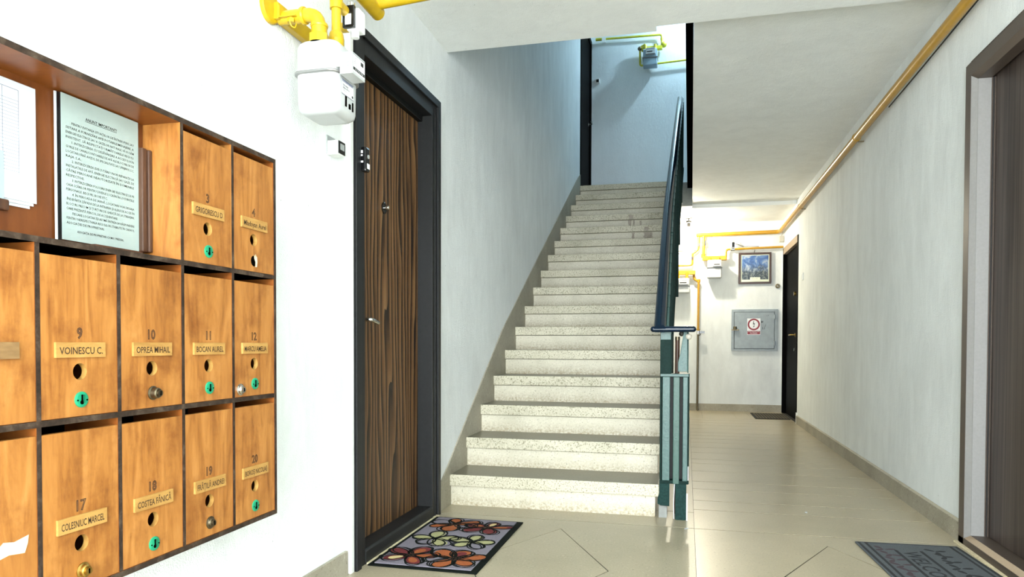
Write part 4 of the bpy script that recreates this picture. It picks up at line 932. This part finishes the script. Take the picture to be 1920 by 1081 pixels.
def flower(cx, cy, R, cols, a0, ctr, seed):
    b = B(); rd = random.Random(seed); n = len(cols)
    for i, c in enumerate(cols):
        a = a0 + 2*math.pi*i/n + rd.uniform(-.15, .15); L = R*rd.uniform(.85, 1.15); W = R*rd.uniform(.52, .7)
        if c:
            q = petal(cx, cy, a, L, W, 18, R*.10)[:-1]; b.add([(p[0], p[1], .0098+i*.00003) for p in q], [tuple(range(len(q)))], c if isinstance(c, str) else c[0])
            if not isinstance(c, str):
                q = petal(cx, cy, a, L*.62, W*.58, 14, R*.28)[:-1]; b.add([(p[0], p[1], .0101) for p in q], [tuple(range(len(q)))], c[1])
        for s in range(3):
            stroke(b, petal(cx+rd.uniform(-.008, .008), cy+rd.uniform(-.008, .008), a+rd.uniform(-.12, .12), L*rd.uniform(1.0, 1.2), W*rd.uniform(1.0, 1.25), 20, R*.06), .0062, .0104+s*.00006, 'mat_black')
    if ctr:
        q = petal(cx-R*.2, cy, 0, R*.4, R*.4)[:-1]; b.add([(p[0], p[1], .01055) for p in q], [tuple(range(len(q)))], 'mat_brown')
        for s in range(5):
            r = R*rd.uniform(.08, .2); ox, oy = rd.uniform(-.3, .3)*R*.5, rd.uniform(-.3, .3)*R*.5
            stroke(b, [(cx+ox+r*math.cos(2*math.pi*i/12), cy+oy+r*.8*math.sin(2*math.pi*i/12)) for i in range(13)], .0045, .0107, 'mat_black')
    stroke(b, [(cx+R*.3*t*math.cos(a0+.5)+R*.2*t*t, cy+R*.5*t*math.sin(a0+.5)) for t in (0, .5, 1, 1.5)], .005, .0108, 'mat_black')
    obj('flower', b, fm)
O, Rd, Cr, Gn = 'mat_orange', 'mat_red', 'mat_cream', 'mat_green'
flower(-1.075, 3.225, .108, [O, O, None, O, O, None], .6, True, 1)
flower(-.905, 3.20, .098, [(Rd, O), (Rd, Cr), (Rd, O), Rd, Rd], .1, True, 2)
flower(-1.085, 2.965, .100, [Gn, Gn, Gn, None, Gn], .4, False, 3)
flower(-.905, 2.955, .098, [Gn, Gn, Gn, Gn, None], .2, False, 4)
flower(-1.095, 2.705, .102, [(Rd, O), (Rd, O), Rd, (Rd, Cr), (Rd, O)], .1, True, 5)
flower(-.905, 2.705, .112, [O, (O, Rd), O, None, O, O], .3, True, 6)
gmat = thing('doormat', (.97, 3.07, 0), 'grey ribbed doormat with raised WELCOME lettering before the dark brown right door', 'doormat')
gx0, gx1, gy0, gy1 = .752, 1.165, 2.72, 3.408
obj('base', B().box((gx0, gy0, .0005), (gx1, gy1, .008), 'mat_grey'), gmat, bevel=.004)
gr = B()
for x in (gx0+.006, gx0+.034, gx1-.016, gx1-.040): gr.box((x, gy0+.01, .008), (x+.011, gy1-.012, .0088), 'mat_grey_dark')
for y in (gy1-.014,): gr.box((gx0+.034, y-.006, .008), (gx1-.016, y, .0088), 'mat_grey_dark')
for x in (.876, .975): gr.box((x, gy0+.09, .008), (x+.012, gy1-.115, .0090), 'mat_grey_dark')
obj('groove', gr, gmat)
tx = B(); text(tx, 'WELCOME', ((.888+.975)/2, 3.045, .0092), 'upm90', 'mat_grey_dark', width=.46, height=.062); obj('lettering', tx, gmat)
for cx, cm in ((.835, 'mat_dark_red'), (1.045, 'mat_grey_dark')):
    for i in range(7):
        cy = 2.85 + i*.075; rd = random.Random(i*7+int(cx*100)); lf = B()
        for s in range(3):
            q = petal(cx+rd.uniform(-.008, .008), cy+rd.uniform(-.008, .008), s*2.1+rd.uniform(-.4, .4), .045, .020, 12)[:-1]; lf.add([(p[0], p[1], .0083+s*.0001) for p in q], [tuple(range(len(q)))], cm)
        obj('leaf_print', lf, gmat)
gmat.rotation_euler = (0, 0, math.radians(3.0))
rm = thing('doormat', (1.0, 9.1, 0), 'small black and olive striped doormat at the far black door', 'doormat')
rmx0, rmx1, rmy0, rmy1 = .80, 1.192, 8.76, 9.46
obj('base', B().box((rmx0, rmy0, .0005), (rmx1, rmy1, .008), 'mat_rib'), rm, bevel=.003)
for i in range(11):
    x = rmx0+.03+i*.0325; obj('rib', B().box((x, rmy0+.03, .008), (x+.012, rmy1-.03, .011), 'mat_rib_light'), rm)
for (x, y, a, lab) in ((.0, 3.44, .5, 'white paper scrap on the floor in front of the railing end post'), (.62, 3.93, 1.2, 'tiny white paper scrap on the floor halfway down the corridor')):
    b = B(); P = [(0, 0), (.022, .004), (.028, .012), (.010, .014), (.004, .009)]
    b.prism([(x+p[0]*math.cos(a)-p[1]*math.sin(a), y+p[0]*math.sin(a)+p[1]*math.cos(a)) for p in P], 'z', .0006, .003, 'paper_white'); obj('paper_scrap', b, None, lab, 'scrap')
